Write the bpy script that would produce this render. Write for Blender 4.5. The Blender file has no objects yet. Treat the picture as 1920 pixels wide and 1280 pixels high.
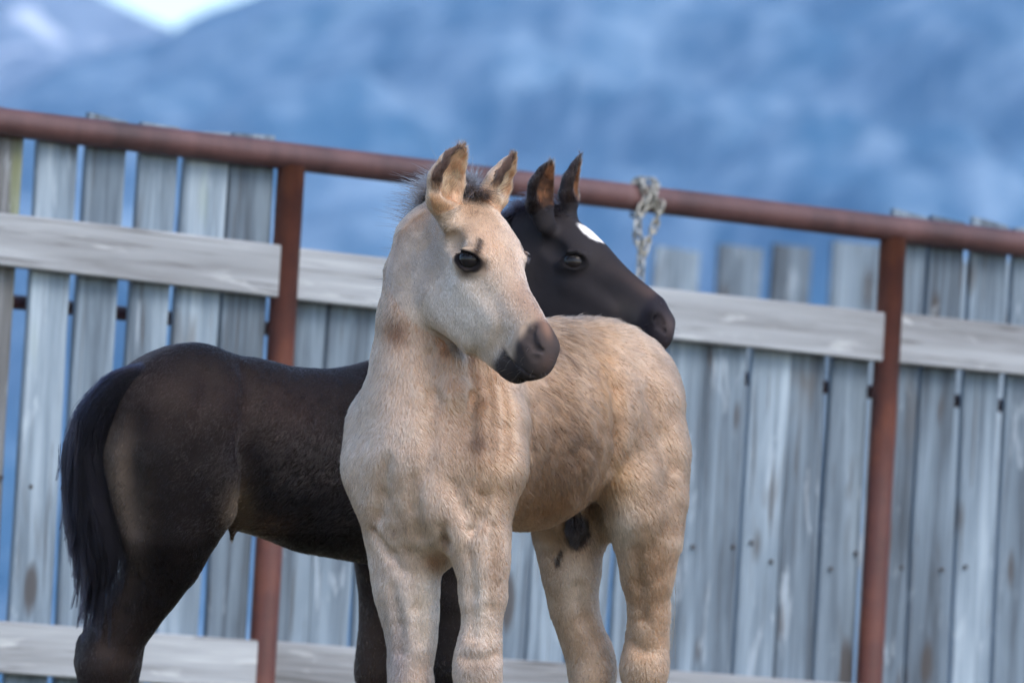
import bpy, bmesh, math, random
import numpy as np
from mathutils import Vector, Matrix

random.seed(7)
RNG = np.random.default_rng(11)
scene = bpy.context.scene
COL = scene.collection

# ------------------------------------------------------------------ camera
FPX = 16200.0                      # focal length in pixels of a 1920 wide picture
D0 = 15.0                          # metres to the foals
ROLL, PITCH = math.radians(3.274), math.radians(3.708)
CAM = np.array([0.0, 0.0, 0.92])
GROUND = 0.90                      # height of the level ground the foals and the fence stand on
_cr, _sr, _cp, _sp = math.cos(ROLL), math.sin(ROLL), math.cos(PITCH), math.sin(PITCH)
FWD = np.array([0, _cp, _sp]); _u0 = np.array([0, -_sp, _cp]); _x = np.array([1.0, 0, 0])
RIGHT = _cr * _x + _sr * _u0
UP = -_sr * _x + _cr * _u0
cd = bpy.data.cameras.new('camera'); cam = bpy.data.objects.new('camera', cd); COL.objects.link(cam)
cd.sensor_width = 36.0; cd.lens = FPX / 1920 * 36.0
cd.clip_start = 0.1; cd.clip_end = 40000
m = Matrix.Identity(4)
for i in range(3):
    m[i][0], m[i][1], m[i][2], m[i][3] = RIGHT[i], UP[i], -FWD[i], CAM[i]
cam.matrix_world = m
cd.dof.use_dof = True; cd.dof.focus_distance = 14.98; cd.dof.aperture_fstop = 7.4
scene.camera = cam

# ------------------------------------------------------------------ sky, sun, exposure
SUN_EL, SUN_AZ = math.radians(48), math.radians(142)   # azimuth from +Y (view direction) towards +X (right)
world = bpy.data.worlds.new('World'); scene.world = world; world.use_nodes = True
wn = world.node_tree.nodes; wl = world.node_tree.links
bg = wn['Background']
sky = wn.new('ShaderNodeTexSky'); sky.sky_type = 'NISHITA'; sky.sun_disc = False
sky.sun_elevation = SUN_EL; sky.sun_rotation = SUN_AZ
sky.air_density = 1.0; sky.dust_density = 3.0; sky.ozone_density = 1.0; sky.altitude = 800
wl.new(sky.outputs['Color'], bg.inputs['Color']); bg.inputs['Strength'].default_value = 0.15
sd = bpy.data.lights.new('sun', 'SUN'); sun = bpy.data.objects.new('sun', sd); COL.objects.link(sun)
sd.energy = 0.85; sd.angle = math.radians(28); sd.color = (1.0, 0.93, 0.84)
_sv = Vector((math.sin(SUN_AZ) * math.cos(SUN_EL), math.cos(SUN_AZ) * math.cos(SUN_EL), math.sin(SUN_EL)))
sun.rotation_euler = _sv.to_track_quat('Z', 'Y').to_euler()
scene.view_settings.view_transform = 'Standard'; scene.view_settings.look = 'None'
scene.view_settings.exposure = 1.35; scene.view_settings.gamma = 1.0
scene.view_settings.use_curve_mapping = False
scene.render.engine = 'CYCLES'
cy = scene.cycles
cy.use_denoising = True
try: cy.denoiser = 'OPENIMAGEDENOISE'
except Exception: pass
cy.max_bounces = 5; cy.diffuse_bounces = 2; cy.glossy_bounces = 2; cy.transmission_bounces = 4; cy.adaptive_threshold = 0.02
cy.transparent_max_bounces = 8; cy.volume_bounces = 0
cy.sample_clamp_indirect = 6.0

# ------------------------------------------------------------------ general helpers
def tag(o, label=None, cat=None, group=None, kind=None):
    if label: o['label'] = label
    if cat: o['category'] = cat
    if group: o['group'] = group
    if kind: o['kind'] = kind
    return o

def empty(name, loc, rz=0.0):
    o = bpy.data.objects.new(name, None); COL.objects.link(o)
    o.location = loc; o.rotation_euler = (0, 0, rz); o.empty_display_size = 0.1
    return o

def link(name, me, mat=None, parent=None):
    o = bpy.data.objects.new(name, me); COL.objects.link(o)
    if mat is not None and len(me.materials) == 0: me.materials.append(mat)
    if parent is not None: o.parent = parent
    return o

def mesh_from(name, v, f, smooth=True):
    me = bpy.data.meshes.new(name)
    me.from_pydata([tuple(p) for p in v], [], [tuple(q) for q in f])
    if smooth: me.polygons.foreach_set('use_smooth', [True] * len(me.polygons))
    me.update(); return me

def fast_mesh(name, v, quads):
    me = bpy.data.meshes.new(name)
    v = np.asarray(v, np.float32); q = np.asarray(quads, np.int32)
    me.vertices.add(len(v)); me.vertices.foreach_set('co', v.ravel())
    k = q.shape[1]
    me.loops.add(q.size); me.loops.foreach_set('vertex_index', q.ravel())
    me.polygons.add(len(q))
    me.polygons.foreach_set('loop_start', np.arange(len(q), dtype=np.int32) * k)
    me.polygons.foreach_set('use_smooth', np.ones(len(q), bool))
    me.update(calc_edges=True); me.validate()
    return me

def ray(px, py):
    return FWD + (px - 960) / FPX * RIGHT + (640 - py) / FPX * UP

def vnoise(p, scale, seed=0):
    """smooth value noise in [-1,1] on an (N,3) array"""
    q = p * scale + np.array([17.3, 5.1, 9.7]) * (seed + 1)
    i = np.floor(q).astype(np.int64); f = q - i
    f = f * f * (3 - 2 * f)
    def h(a, b, c):
        n = (a * 374761393 + b * 668265263 + c * 1274126177 + seed * 974634521) & 0x7fffffff
        n = ((n ^ (n >> 13)) * 1103515245 + 12345) & 0x7fffffff
        n = (n ^ (n >> 16)) & 0xffff
        return n / 32767.5 - 1.0
    x, y, z = i[:, 0], i[:, 1], i[:, 2]
    r = 0
    for dx in (0, 1):
        wx = f[:, 0] if dx else 1 - f[:, 0]
        for dy in (0, 1):
            wy = f[:, 1] if dy else 1 - f[:, 1]
            for dz in (0, 1):
                wz = f[:, 2] if dz else 1 - f[:, 2]
                r = r + wx * wy * wz * h(x + dx, y + dy, z + dz)
    return r

def fbm(p, scale, octaves=4, seed=0):
    a, s, r = 1.0, scale, 0
    for o in range(octaves):
        r = r + a * vnoise(p, s, seed + o * 7); a *= 0.5; s *= 2.03
    return r

def srgb(r, g, b):
    def c(x):
        x /= 255.0
        return x / 12.92 if x <= 0.04045 else ((x + 0.055) / 1.055) ** 2.4
    return np.array([c(r), c(g), c(b)])

# ------------------------------------------------------------------ node material helpers
class NT:
    def __init__(self, name):
        self.m = bpy.data.materials.new(name); self.m.use_nodes = True
        self.t = self.m.node_tree; self.n = self.t.nodes; self.l = self.t.links
        self.b = self.n['Principled BSDF']; self.out = self.n['Material Output']
    def new(self, t, **kw):
        n = self.n.new(t)
        for k, v in kw.items(): setattr(n, k, v)
        return n
    def noise(self, vec, scale, detail=4, rough=0.55, dist=0.0):
        n = self.new('ShaderNodeTexNoise'); n.inputs['Scale'].default_value = scale
        n.inputs['Detail'].default_value = detail; n.inputs['Roughness'].default_value = rough
        n.inputs['Distortion'].default_value = dist
        self.l.new(vec, n.inputs['Vector']); return n.outputs['Fac']
    def ramp(self, fac, stops, interp='LINEAR'):
        n = self.new('ShaderNodeValToRGB'); n.color_ramp.interpolation = interp
        e = n.color_ramp.elements
        while len(e) < len(stops): e.new(0.5)
        for i, (p, c) in enumerate(stops):
            e[i].position = p; e[i].color = (*c, 1) if len(c) == 3 else c
        self.l.new(fac, n.inputs['Fac']); return n.outputs['Color']
    def mix(self, fac, a, b, blend='MIX'):
        n = self.new('ShaderNodeMix', data_type='RGBA', blend_type=blend)
        for sock, v in ((n.inputs[0], fac), (n.inputs[6], a), (n.inputs[7], b)):
            if isinstance(v, bpy.types.NodeSocket): self.l.new(v, sock)
            elif isinstance(v, (int, float)): sock.default_value = v
            else: sock.default_value = (*v, 1)
        return n.outputs[2]
    def math(self, op, a, b=0.0):
        n = self.new('ShaderNodeMath', operation=op)
        for sock, v in ((n.inputs[0], a), (n.inputs[1], b)):
            if isinstance(v, bpy.types.NodeSocket): self.l.new(v, sock)
            else: sock.default_value = v
        return n.outputs[0]
    def mapping(self, vec, scale=(1, 1, 1), loc=None):
        n = self.new('ShaderNodeMapping'); n.inputs['Scale'].default_value = scale
        self.l.new(vec, n.inputs['Vector'])
        if loc is not None: self.l.new(loc, n.inputs['Location'])
        return n.outputs['Vector']
    def bump(self, h, strength=0.3, dist=0.01):
        n = self.new('ShaderNodeBump'); n.inputs['Strength'].default_value = strength
        n.inputs['Distance'].default_value = dist
        self.l.new(h, n.inputs['Height']); self.l.new(n.outputs['Normal'], self.b.inputs['Normal'])
    def set(self, color=None, rough=None, **kw):
        if color is not None:
            if isinstance(color, bpy.types.NodeSocket): self.l.new(color, self.b.inputs['Base Color'])
            else: self.b.inputs['Base Color'].default_value = (*color, 1)
        if rough is not None:
            if isinstance(rough, bpy.types.NodeSocket): self.l.new(rough, self.b.inputs['Roughness'])
            else: self.b.inputs['Roughness'].default_value = rough
        for k, v in kw.items(): self.b.inputs[k].default_value = v
        return self.m

# ------------------------------------------------------------------ ground
def smooth01(x): x = np.clip(x, 0, 1); return x * x * (3 - 2 * x)
def ground_height(x, y):
    rise = smooth01((y - 3.0) / 9.5) * GROUND
    p = np.stack([x, y, 0 * x], 1)
    near = np.clip(1 - np.abs(y - 16) / 30, 0, 1)
    return rise + 0.02 * near * (fbm(p, 1.3, 3, 5) - 0.6)
def build_ground():
    ys = np.concatenate([np.arange(-30, 8, 2.0), np.arange(8, 30, 0.25), 30 * 1.12 ** np.arange(0, 52)])
    xs = np.concatenate([-9 * 1.14 ** np.arange(50, 0, -1), np.arange(-9, 9.01, 0.3), 9 * 1.14 ** np.arange(1, 51)])
    X, Y = np.meshgrid(xs, ys); x, y = X.ravel(), Y.ravel()
    z = ground_height(x, y)
    n, mm = len(xs), len(ys)
    i = (np.arange(mm - 1)[:, None] * n + np.arange(n - 1)[None]).ravel()
    q = np.stack([i, i + 1, i + n + 1, i + n], 1)
    t = NT('dry_earth'); co = t.new('ShaderNodeTexCoord').outputs['Object']
    a = t.noise(co, 0.35, 6); b = t.noise(co, 14, 8, 0.65); c = t.noise(co, 0.004, 4)
    col = t.ramp(b, [(0.3, (0.10, 0.078, 0.056)), (0.55, (0.17, 0.135, 0.10)), (0.75, (0.24, 0.20, 0.15))])
    col = t.mix(t.ramp(a, [(0.45, (0, 0, 0)), (0.65, (1, 1, 1))]), col, (0.09, 0.10, 0.045))
    mat = t.set(col, 0.95); t.bump(b, 0.6, 0.03)
    o = link('ground', fast_mesh('ground', np.stack([x, y, z], 1), q), mat)
    tag(o, kind='structure')
build_ground()

# ------------------------------------------------------------------ mountains
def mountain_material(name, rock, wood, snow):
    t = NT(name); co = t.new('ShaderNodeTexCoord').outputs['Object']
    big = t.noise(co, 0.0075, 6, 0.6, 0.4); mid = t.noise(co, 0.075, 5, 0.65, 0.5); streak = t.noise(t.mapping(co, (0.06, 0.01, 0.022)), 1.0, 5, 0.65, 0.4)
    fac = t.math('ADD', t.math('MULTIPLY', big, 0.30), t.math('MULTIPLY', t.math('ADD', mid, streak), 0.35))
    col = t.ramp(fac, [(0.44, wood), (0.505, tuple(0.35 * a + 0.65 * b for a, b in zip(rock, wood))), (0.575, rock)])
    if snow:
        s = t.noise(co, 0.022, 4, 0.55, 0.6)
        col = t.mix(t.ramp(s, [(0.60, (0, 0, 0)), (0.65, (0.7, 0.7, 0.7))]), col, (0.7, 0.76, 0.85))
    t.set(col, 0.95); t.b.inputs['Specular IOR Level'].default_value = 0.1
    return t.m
def build_mountain(name, label, dist, depth, ridge, x0, x1, nx, nv, rough, mat, seed):
    """a slope that climbs from the valley floor to a ridge line; ridge(x) gives its height above the camera"""
    xs = np.linspace(x0, x1, nx); n1 = int(nv * 0.8); vs = np.concatenate([np.linspace(0, 0.8, n1), np.linspace(0.8, 1, nv - n1 + 1)[1:]])
    X, Vv = np.meshgrid(xs, vs); x, v = X.ravel(), Vv.ravel()
    top = ridge(x)
    up = np.where(v < 0.8, (v / 0.8), 1.0 - (v - 0.8) / 0.2 * 0.6)
    y = dist - depth + np.where(v < 0.8, v / 0.8 * depth, depth + (v - 0.8) / 0.2 * depth * 0.6)
    p = np.stack([x, y, 0 * x], 1)
    gully = 1 - np.abs(fbm(np.stack([x + 0.35 * (y - dist), 0.22 * y, 0 * x], 1), 1 / 150.0, 4, seed))
    amp = np.sin(np.pi * np.clip(v / 0.8, 0, 1)) * (v < 0.8) 
    z = GROUND - 3 + (top + 3) * np.where(v < 0.8, up ** 1.12, up) + rough * amp * (gully - 0.6) + rough * 0.25 * amp * fbm(p, 1 / 60.0, 3, seed + 3)
    y = y + rough * 0.8 * fbm(p, 1 / 300.0, 3, seed + 9) * (v > 0.02) * (1 - np.abs(v - 0.8) < 0.9)
    n = nx; i = (np.arange(nv - 1)[:, None] * n + np.arange(n - 1)[None]).ravel()
    q = np.stack([i, i + 1, i + n + 1, i + n], 1)
    o = link(name, fast_mesh(name, np.stack([x, y, z], 1), q), mat)
    tag(o, kind='structure'); return o
def pix_h(px, py, dist):
    r = ray(px, py); s = dist / r[1]; return r[0] * s, r[2] * s
def ridge_from(pts, dist, left_slope, right_slope, seed, wig):
    P_ = sorted(pix_h(px, py, dist) for px, py in pts)
    xs = np.array([a for a, b in P_]); zs = np.array([b for a, b in P_])
    def f(x):
        z = np.interp(x, xs, zs)
        z = np.where(x < xs[0], zs[0] + left_slope * (xs[0] - x), z)
        z = np.where(x > xs[-1], zs[-1] + right_slope * (x - xs[-1]), z)
        w = np.clip(np.maximum(xs[0] - x, x - xs[-1]) / 300.0, 0, 1)
        return np.clip(z + wig * w * fbm(np.stack([x, 0 * x, 0 * x], 1), 1 / 420.0, 4, seed), 40, 620)
    return f
HAZED_ROCK, HAZED_WOOD = (0.18, 0.265, 0.36), (0.04, 0.11, 0.195)  # blue of the distant haze mixed into the rock and forest colours
near_mat = mountain_material('hazed_wooded_slope', HAZED_ROCK, HAZED_WOOD, False)
far_mat = mountain_material('hazed_snowy_slope', (0.19, 0.25, 0.34), (0.115, 0.165, 0.245), True)  # paler still: more of the haze is put into the colour
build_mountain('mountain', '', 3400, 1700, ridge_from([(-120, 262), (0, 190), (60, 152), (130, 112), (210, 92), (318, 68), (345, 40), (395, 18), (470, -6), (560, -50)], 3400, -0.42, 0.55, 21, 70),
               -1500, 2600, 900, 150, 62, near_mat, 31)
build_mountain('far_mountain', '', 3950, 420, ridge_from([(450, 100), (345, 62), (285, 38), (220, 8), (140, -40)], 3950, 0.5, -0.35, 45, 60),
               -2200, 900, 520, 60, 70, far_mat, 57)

# ------------------------------------------------------------------ materials of the fence
def wood_material(name, axis, stops, seed, knots=True):
    t = NT(name); co = t.new('ShaderNodeTexCoord').outputs['Object']
    info = t.new('ShaderNodeObjectInfo').outputs['Random']
    off = t.new('ShaderNodeCombineXYZ')
    for k, f in enumerate((37.0, 11.0, 53.0)): t.l.new(t.math('MULTIPLY', info, f + seed), off.inputs[k])
    sc = [40, 40, 40]; sc[axis] = 1.6
    grain = t.noise(t.mapping(co, sc, off.outputs[0]), 1.0, 6, 0.65, 0.6)
    sc2 = [9, 9, 9]; sc2[axis] = 1.1
    stain = t.noise(t.mapping(co, sc2, off.outputs[0]), 1.0, 4, 0.55, 0.3)
    fac = t.math('ADD', t.math('MULTIPLY', grain, 0.5), t.math('MULTIPLY', stain, 0.5))
    fac = t.math('ADD', fac, t.math('MULTIPLY', t.math('SUBTRACT', info, 0.5), 0.16))
    col = t.ramp(fac, stops)
    if knots:
        sc3 = [11, 11, 11]; sc3[axis] = 3.2
        vor = t.new('ShaderNodeTexVoronoi'); vor.inputs['Scale'].default_value = 1.0
        t.l.new(t.mapping(co, sc3, off.outputs[0]), vor.inputs['Vector'])
        kd = t.math('ADD', vor.outputs['Distance'], t.math('MULTIPLY', t.math('SUBTRACT', stain, 0.5), 0.9))
        kn = t.ramp(kd, [(0.05, (1, 1, 1)), (0.16, (0, 0, 0))])
        col = t.mix(t.math('MULTIPLY', kn, 0.85), col, (0.045, 0.038, 0.035))
        sc4 = [5, 5, 5]; sc4[axis] = 1.6
        dark = t.noise(t.mapping(co, sc4, off.outputs[0]), 1.0, 3, 0.6, 0.8)
        col = t.mix(t.ramp(dark, [(0.60, (0, 0, 0)), (0.74, (0.75, 0.75, 0.75))]), col, (0.07, 0.062, 0.055))
        moss = t.noise(t.mapping(co, (7, 7, 1.2), off.outputs[0]), 1.0, 2, 0.5)
        col = t.mix(t.ramp(moss, [(0.71, (0, 0, 0)), (0.77, (0.35, 0.35, 0.35))]), col, (0.22, 0.27, 0.09))
    sc5 = [95, 95, 95]; sc5[axis] = 2.2
    crack = t.noise(t.mapping(co, sc5, off.outputs[0]), 1.0, 3, 0.5, 1.2)
    col = t.mix(t.ramp(crack, [(0.63, (0, 0, 0)), (0.70, (0.8, 0.8, 0.8))]), col, (0.05, 0.045, 0.042))
    sc6 = [24, 24, 24]; sc6[axis] = 5.0
    blot = t.noise(t.mapping(co, sc6, off.outputs[0]), 1.0, 4, 0.6, 0.5)
    col = t.mix(t.ramp(blot, [(0.60, (0, 0, 0)), (0.72, (0.55, 0.55, 0.55))]), col, (0.50, 0.53, 0.54) if not knots else (0.38, 0.45, 0.51))
    t.set(col, 0.85); t.bump(grain, 0.5, 0.004)
    return t.m
PLANK = wood_material('weathered_plank', 2, [(0.30, (0.028, 0.036, 0.046)), (0.42, (0.085, 0.114, 0.146)), (0.54, (0.155, 0.206, 0.255)), (0.70, (0.30, 0.37, 0.43))], 0)
OLDPLANK = wood_material('dark_weathered_plank', 2, [(0.30, (0.02, 0.018, 0.016)), (0.44, (0.055, 0.052, 0.050)), (0.56, (0.11, 0.115, 0.12)), (0.72, (0.26, 0.28, 0.30))], 5)
RAILW = wood_material('weathered_rail', 0, [(0.28, (0.085, 0.085, 0.085)), (0.40, (0.19, 0.20, 0.212)), (0.55, (0.285, 0.306, 0.326)), (0.72, (0.44, 0.47, 0.49))], 3, False)
def rust_material(name, stops):
    t = NT(name); co = t.new('ShaderNodeTexCoord').outputs['Object']
    a = t.noise(co, 5, 6, 0.6); b = t.noise(co, 60, 5, 0.6); c = t.noise(t.mapping(co, (14, 14, 1.5)), 1.0, 4, 0.6)
    col = t.ramp(t.math('ADD', t.math('MULTIPLY', a, 0.6), t.math('MULTIPLY', c, 0.4)), stops)
    col = t.mix(t.math('MULTIPLY', b, 0.25), col, (0.03, 0.015, 0.012))
    t.set(col, 0.55); t.bump(b, 0.3, 0.002); return t.m
RUST = rust_material('rusty_pipe', [(0.38, (0.05, 0.017, 0.015)), (0.50, (0.10, 0.030, 0.022)), (0.60, (0.165, 0.052, 0.027)), (0.70, (0.25, 0.09, 0.038))])
DUSTY = rust_material('dusty_rusty_pipe', [(0.36, (0.032, 0.014, 0.015)), (0.48, (0.068, 0.029, 0.029)), (0.60, (0.105, 0.048, 0.046)), (0.70, (0.16, 0.09, 0.088))])
def steel_material():
    t = NT('galvanised_chain'); co = t.new('ShaderNodeTexCoord').outputs['Object']
    a = t.noise(co, 70, 5, 0.6)
    t.set(t.ramp(a, [(0.35, (0.12, 0.115, 0.095)), (0.62, (0.48, 0.47, 0.42))]), 0.45, Metallic=0.7); return t.m
STEEL = steel_material()

# ------------------------------------------------------------------ the fence
PHI = math.radians(36.85)
FT = np.array([math.cos(PHI), math.sin(PHI), 0.0]); FN = np.array([-math.sin(PHI), math.cos(PHI), 0.0])   # along, away from the viewer
F0 = CAM + np.array([0, 19.5, 0]); F0[2] = GROUND
def fence_tz(px, py, off=0.0):
    r = ray(px, py); s = ((F0 + FN * off - CAM) @ FN) / (r @ FN); q = CAM + r * s
    return float((q - F0) @ FT), float(q[2] - GROUND)
fence = empty('corral_fence', tuple(F0), PHI)
tag(fence, 'weathered grey plank fence with rusty steel pipe frame behind both foals', 'fence')
def board_mesh(w, th, z0, z1, seed, wane=0.004, bow=0.004, axis='z', segs=7):
    """a sawn board along z with slightly wandering edges; centred in x, from y=0 to th"""
    r = random.Random(seed); v = []; f = []
    ph = [r.uniform(0, 6) for _ in range(4)]
    for i in range(segs + 1):
        u = i / segs; z = z0 + (z1 - z0) * u
        e0 = wane * math.sin(ph[0] + 5 * u) + r.uniform(-1, 1) * wane * 0.3; e1 = wane * math.sin(ph[1] + 4 * u) + r.uniform(-1, 1) * wane * 0.3
        b = bow * math.sin(ph[2] + 3 * u); c = 0.003
        x0, x1 = -w / 2 + e0, w / 2 + e1
        dz0 = r.uniform(-0.006, 0.006) if i in (0, segs) else 0
        for (x, y) in ((x0 + c, b), (x1 - c, b), (x1, b + c), (x1, b + th - c), (x1 - c, b + th), (x0 + c, b + th), (x0, b + th - c), (x0, b + c)):
            v.append((x, y, z + dz0 * (x / w * 2)))
    for i in range(segs):
        for k in range(8):
            a, b2 = i * 8 + k, i * 8 + (k + 1) % 8
            f.append((a, b2, b2 + 8, a + 8))
    f.append(tuple(range(7, -1, -1))); f.append(tuple(range(segs * 8, segs * 8 + 8)))
    if axis == 'x': v = [(z, y, -x) for x, y, z in v]
    return mesh_from('board', v, f, False)
def tube_mesh(name, pts, r, n=20, cap=True):
    pts = [Vector(p) for p in pts]; v = []; f = []
    up = Vector((0, 0, 1)) if abs((pts[-1] - pts[0]).normalized().z) < 0.9 else Vector((1, 0, 0))
    for i, p in enumerate(pts):
        d = (pts[min(i + 1, len(pts) - 1)] - pts[max(i - 1, 0)]).normalized(); a = d.cross(up).normalized(); b = d.cross(a)
        for k in range(n):
            an = 2 * math.pi * k / n; v.append(tuple(p + a * r * math.cos(an) + b * r * math.sin(an)))
    for i in range(len(pts) - 1):
        for k in range(n):
            k2 = (k + 1) % n; f.append((i * n + k, i * n + k2, (i + 1) * n + k2, (i + 1) * n + k))
    if cap: f.append(tuple(range(n))); f.append(tuple(range(len(v) - 1, len(v) - n - 1, -1)))
    me = mesh_from(name, v, f); 
    return me
BAY = 1.735; PIPE_R = 0.031
RAIL_Z = 1.621 + CAM[2] - GROUND; MID_Z = 1.42 + CAM[2] - GROUND; LOW_Z = 0.549 + CAM[2] - GROUND; RH = 0.114
posts = [-0.639 + BAY * k for k in range(-2, 4)]
for tpos in posts:
    me = tube_mesh('post', [(0, 0, -0.25), (0, 0, 0.5), (0, 0, 1.0), (0, 0, RAIL_Z - 0.02)], PIPE_R)
    o = link('post', me, RUST, fence); o.location = (tpos, 0, 0)
me = tube_mesh('top_pipe', [(x, 0, 0) for x in np.linspace(posts[0] - 0.1, posts[-1] + 0.1, 24)], PIPE_R)
o = link('top_pipe', me, DUSTY, fence); o.location = (0, 0, RAIL_Z)
me = tube_mesh('back_pipe', [(posts[0] - 0.1, 0, 0), (posts[-1] + 0.1, 0, 0)], 0.016, 12)
bz = fence_tz(310, 597, 0.12)[1]
o = link('back_pipe', me, RUST, fence); o.location = (0, 0.10, bz)
for b in range(len(posts) - 1):
    a0, a1 = posts[b] + 0.012, posts[b + 1] - 0.012
    for j, zt in enumerate((MID_Z, LOW_Z)):
        me = board_mesh(RH, 0.036, a0, a1, 100 * b + j, 0.002, 0.002, 'x', 10)
        o = link('rail_board', me, RAILW, fence); o.location = (0, -0.018, zt - RH / 2)
        o.rotation_euler = (0, random.uniform(-0.004, 0.004), 0)
PY = 0.022                                   # planks are nailed behind the rails
def plank(tc, w, ztop, seed, y=PY, lean=0.0, z0=0.06):
    me = board_mesh(w, 0.02, z0, ztop, seed)
    o = link('plank', me, OLDPLANK if seed == 30 else PLANK, fence); o.location = (tc, y, 0); o.rotation_euler = (0, lean, random.uniform(-0.02, 0.02))
    return o
# left bay: planks with open gaps, read from the gaps in the picture
gaps = [fence_tz(px, 320, PY + 0.01)[0] for px in (57, 150, 240, 328, 422, 515)]
for i in range(5):
    c = (gaps[i] + gaps[i + 1]) / 2; w = gaps[i + 1] - gaps[i] - 0.023
    plank(c + 0.004, w, RAIL_Z + random.uniform(0.030, 0.044), 10 + i, lean=random.uniform(-0.005, 0.005))
tl = gaps[0] - 0.066; k = 0
while tl > posts[0]:
    plank(tl, 0.094, RAIL_Z + random.uniform(0.030, 0.05), 30 + k, lean=random.uniform(-0.008, 0.008)); tl -= 0.13; k += 1
# middle bay: close boards that end at the upper rail
tl = posts[2] + 0.075; k = 0
while tl < posts[3] - 0.04:
    plank(tl, 0.112, MID_Z - 0.012 - random.uniform(0, 0.02), 50 + k, y=PY + random.choice((0.0, 0.003, 0.012)), lean=random.uniform(-0.012, 0.012)); tl += 0.1215; k += 1
# right bay and beyond: narrow gaps
tl = posts[3] + 0.062; k = 0
while tl < posts[-1]:
    plank(tl, 0.102, RAIL_Z + random.uniform(0.036, 0.052), 70 + k, lean=random.uniform(-0.006, 0.006)); tl += 0.1285; k += 1
# nail heads in two rows on the planks
nm = bpy.data.meshes.new('nail'); bm = bmesh.new(); bmesh.ops.create_cone(bm, cap_ends=True, segments=10, radius1=0.0055, radius2=0.004, depth=0.004, matrix=Matrix.Rotation(math.radians(90), 4, 'X')); bm.to_mesh(nm); bm.free()
NAIL = NT('rusty_nail').set((0.03, 0.02, 0.016), 0.7)
nz = fence_tz(1818, 1072, PY)[1]
for o in [c for c in fence.children if c.name.startswith('plank')]:
    w = max(v.co.x for v in o.data.vertices)
    for sx in (-1, 1):
        if random.random() < 0.4: continue
        n_ = link('nail', nm, NAIL, fence); n_.location = (o.location.x + sx * w * random.uniform(0.45, 0.62), o.location.y - 0.0045, nz + random.uniform(-0.03, 0.03))
# a second, lower fence some way behind the middle bay
FB = 7.5
back = empty('plank_fence', tuple(F0 + FN * FB), PHI)
tag(back, 'blurred far plank fence whose tops show above the rail beside the chain', 'fence')
bt = []
for x0, x1, yt in ((1224, 1306, 461), (1340, 1422, 456), (1438, 1512, 455), (1556, 1646, 449)):
    a, zt = fence_tz(x0, yt, FB); b, _ = fence_tz(x1, yt, FB)
    bt.append((a, b))
    o = link('plank', board_mesh(b - a, 0.022, 0.02, zt, 300 + x0), PLANK, back); o.location = ((a + b) / 2, 0, 0); o.rotation_euler = (0, 0.012, 0)
for j in range(6):
    a = bt[-1][1] + 0.05 + j * 0.155
    o = link('plank', board_mesh(0.13, 0.022, 0.02, zt + random.uniform(-.02, .02), 340 + j), PLANK, back); o.location = (a + 0.065, 0, 0)
for zz in (0.5, 1.3):
    o = link('rail_board', board_mesh(0.11, 0.036, bt[0][0] - 0.05, bt[-1][1] + 1.0, 360 + int(zz * 10), 0.002, 0.002, 'x'), RAILW, back); o.location = (0, 0.024, zz)

# ------------------------------------------------------------------ chain slung over the top pipe
def link_mesh(R=0.017, r=0.0034, stretch=0.011):
    v = []; f = []; n, mseg = 28, 10
    for i in range(n):
        a = 2 * math.pi * i / n; cx, cz = R * 0.62 * math.cos(a), R * 0.62 * math.sin(a) + (stretch if math.sin(a) > 0 else -stretch)
        for k in range(mseg):
            b = 2 * math.pi * k / mseg
            v.append((cx + r * math.cos(b) * math.cos(a), r * math.sin(b), cz + r * math.cos(b) * math.sin(a)))
    for i in range(n):
        for k in range(mseg):
            f.append((i * mseg + k, ((i + 1) % n) * mseg + k, ((i + 1) % n) * mseg + (k + 1) % mseg, i * mseg + (k + 1) % mseg))
    return mesh_from('chain_link', v, f)
CL = link_mesh(0.0145, 0.003, 0.0085)
ct, cz_ = fence_tz(1190, 366)
chain = empty('chain', tuple(F0 + FT * ct + np.array([0, 0, RAIL_Z])), PHI)
tag(chain, 'silver steel chain hung over the rusty top pipe', 'chain')
def hang(path, tw=0):
    pts = [Vector(p) for p in path]; L = [0]
    for a, b in zip(pts, pts[1:]): L.append(L[-1] + (b - a).length)
    s = 0.0; i = tw
    while s <= L[-1]:
        for j in range(len(pts) - 1):
            if L[j] <= s <= L[j + 1]:
                u = (s - L[j]) / max(L[j + 1] - L[j], 1e-6); p = pts[j].lerp(pts[j + 1], u); d = (pts[j + 1] - pts[j]).normalized(); break
        o = link('chain_link', CL, STEEL, chain); o.location = p
        q = d.to_track_quat('Z', 'Y').to_matrix() @ Matrix.Rotation((math.pi / 2 if i % 2 else 0) + random.uniform(-0.5, 0.5), 3, 'Z')
        o.rotation_euler = q.to_euler(); s += 0.0225; i += 1
RR = PIPE_R + 0.010
def over(x, a0=-100, a1=100):
    return [(x + 0.012 * math.sin(k * 1.7 + x * 90), RR * math.sin(math.radians(a)), RR * math.cos(math.radians(a))) for k, a in enumerate(np.linspace(a0, a1, 9))]
hang(over(0.004, -130, 120), 0); hang(over(0.034, -110, 140), 1)
hang([(0.0, -RR, -0.01), (-0.018, -0.04, -0.05), (-0.016, -0.04, -0.09), (0.002, -0.035, -0.13), (0.002, -0.035, -0.20)], 0)
hang([(0.042, -RR, -0.02), (0.036, -0.036, -0.06), (0.022, -0.03, -0.10), (0.004, -0.03, -0.14)], 1)


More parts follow.
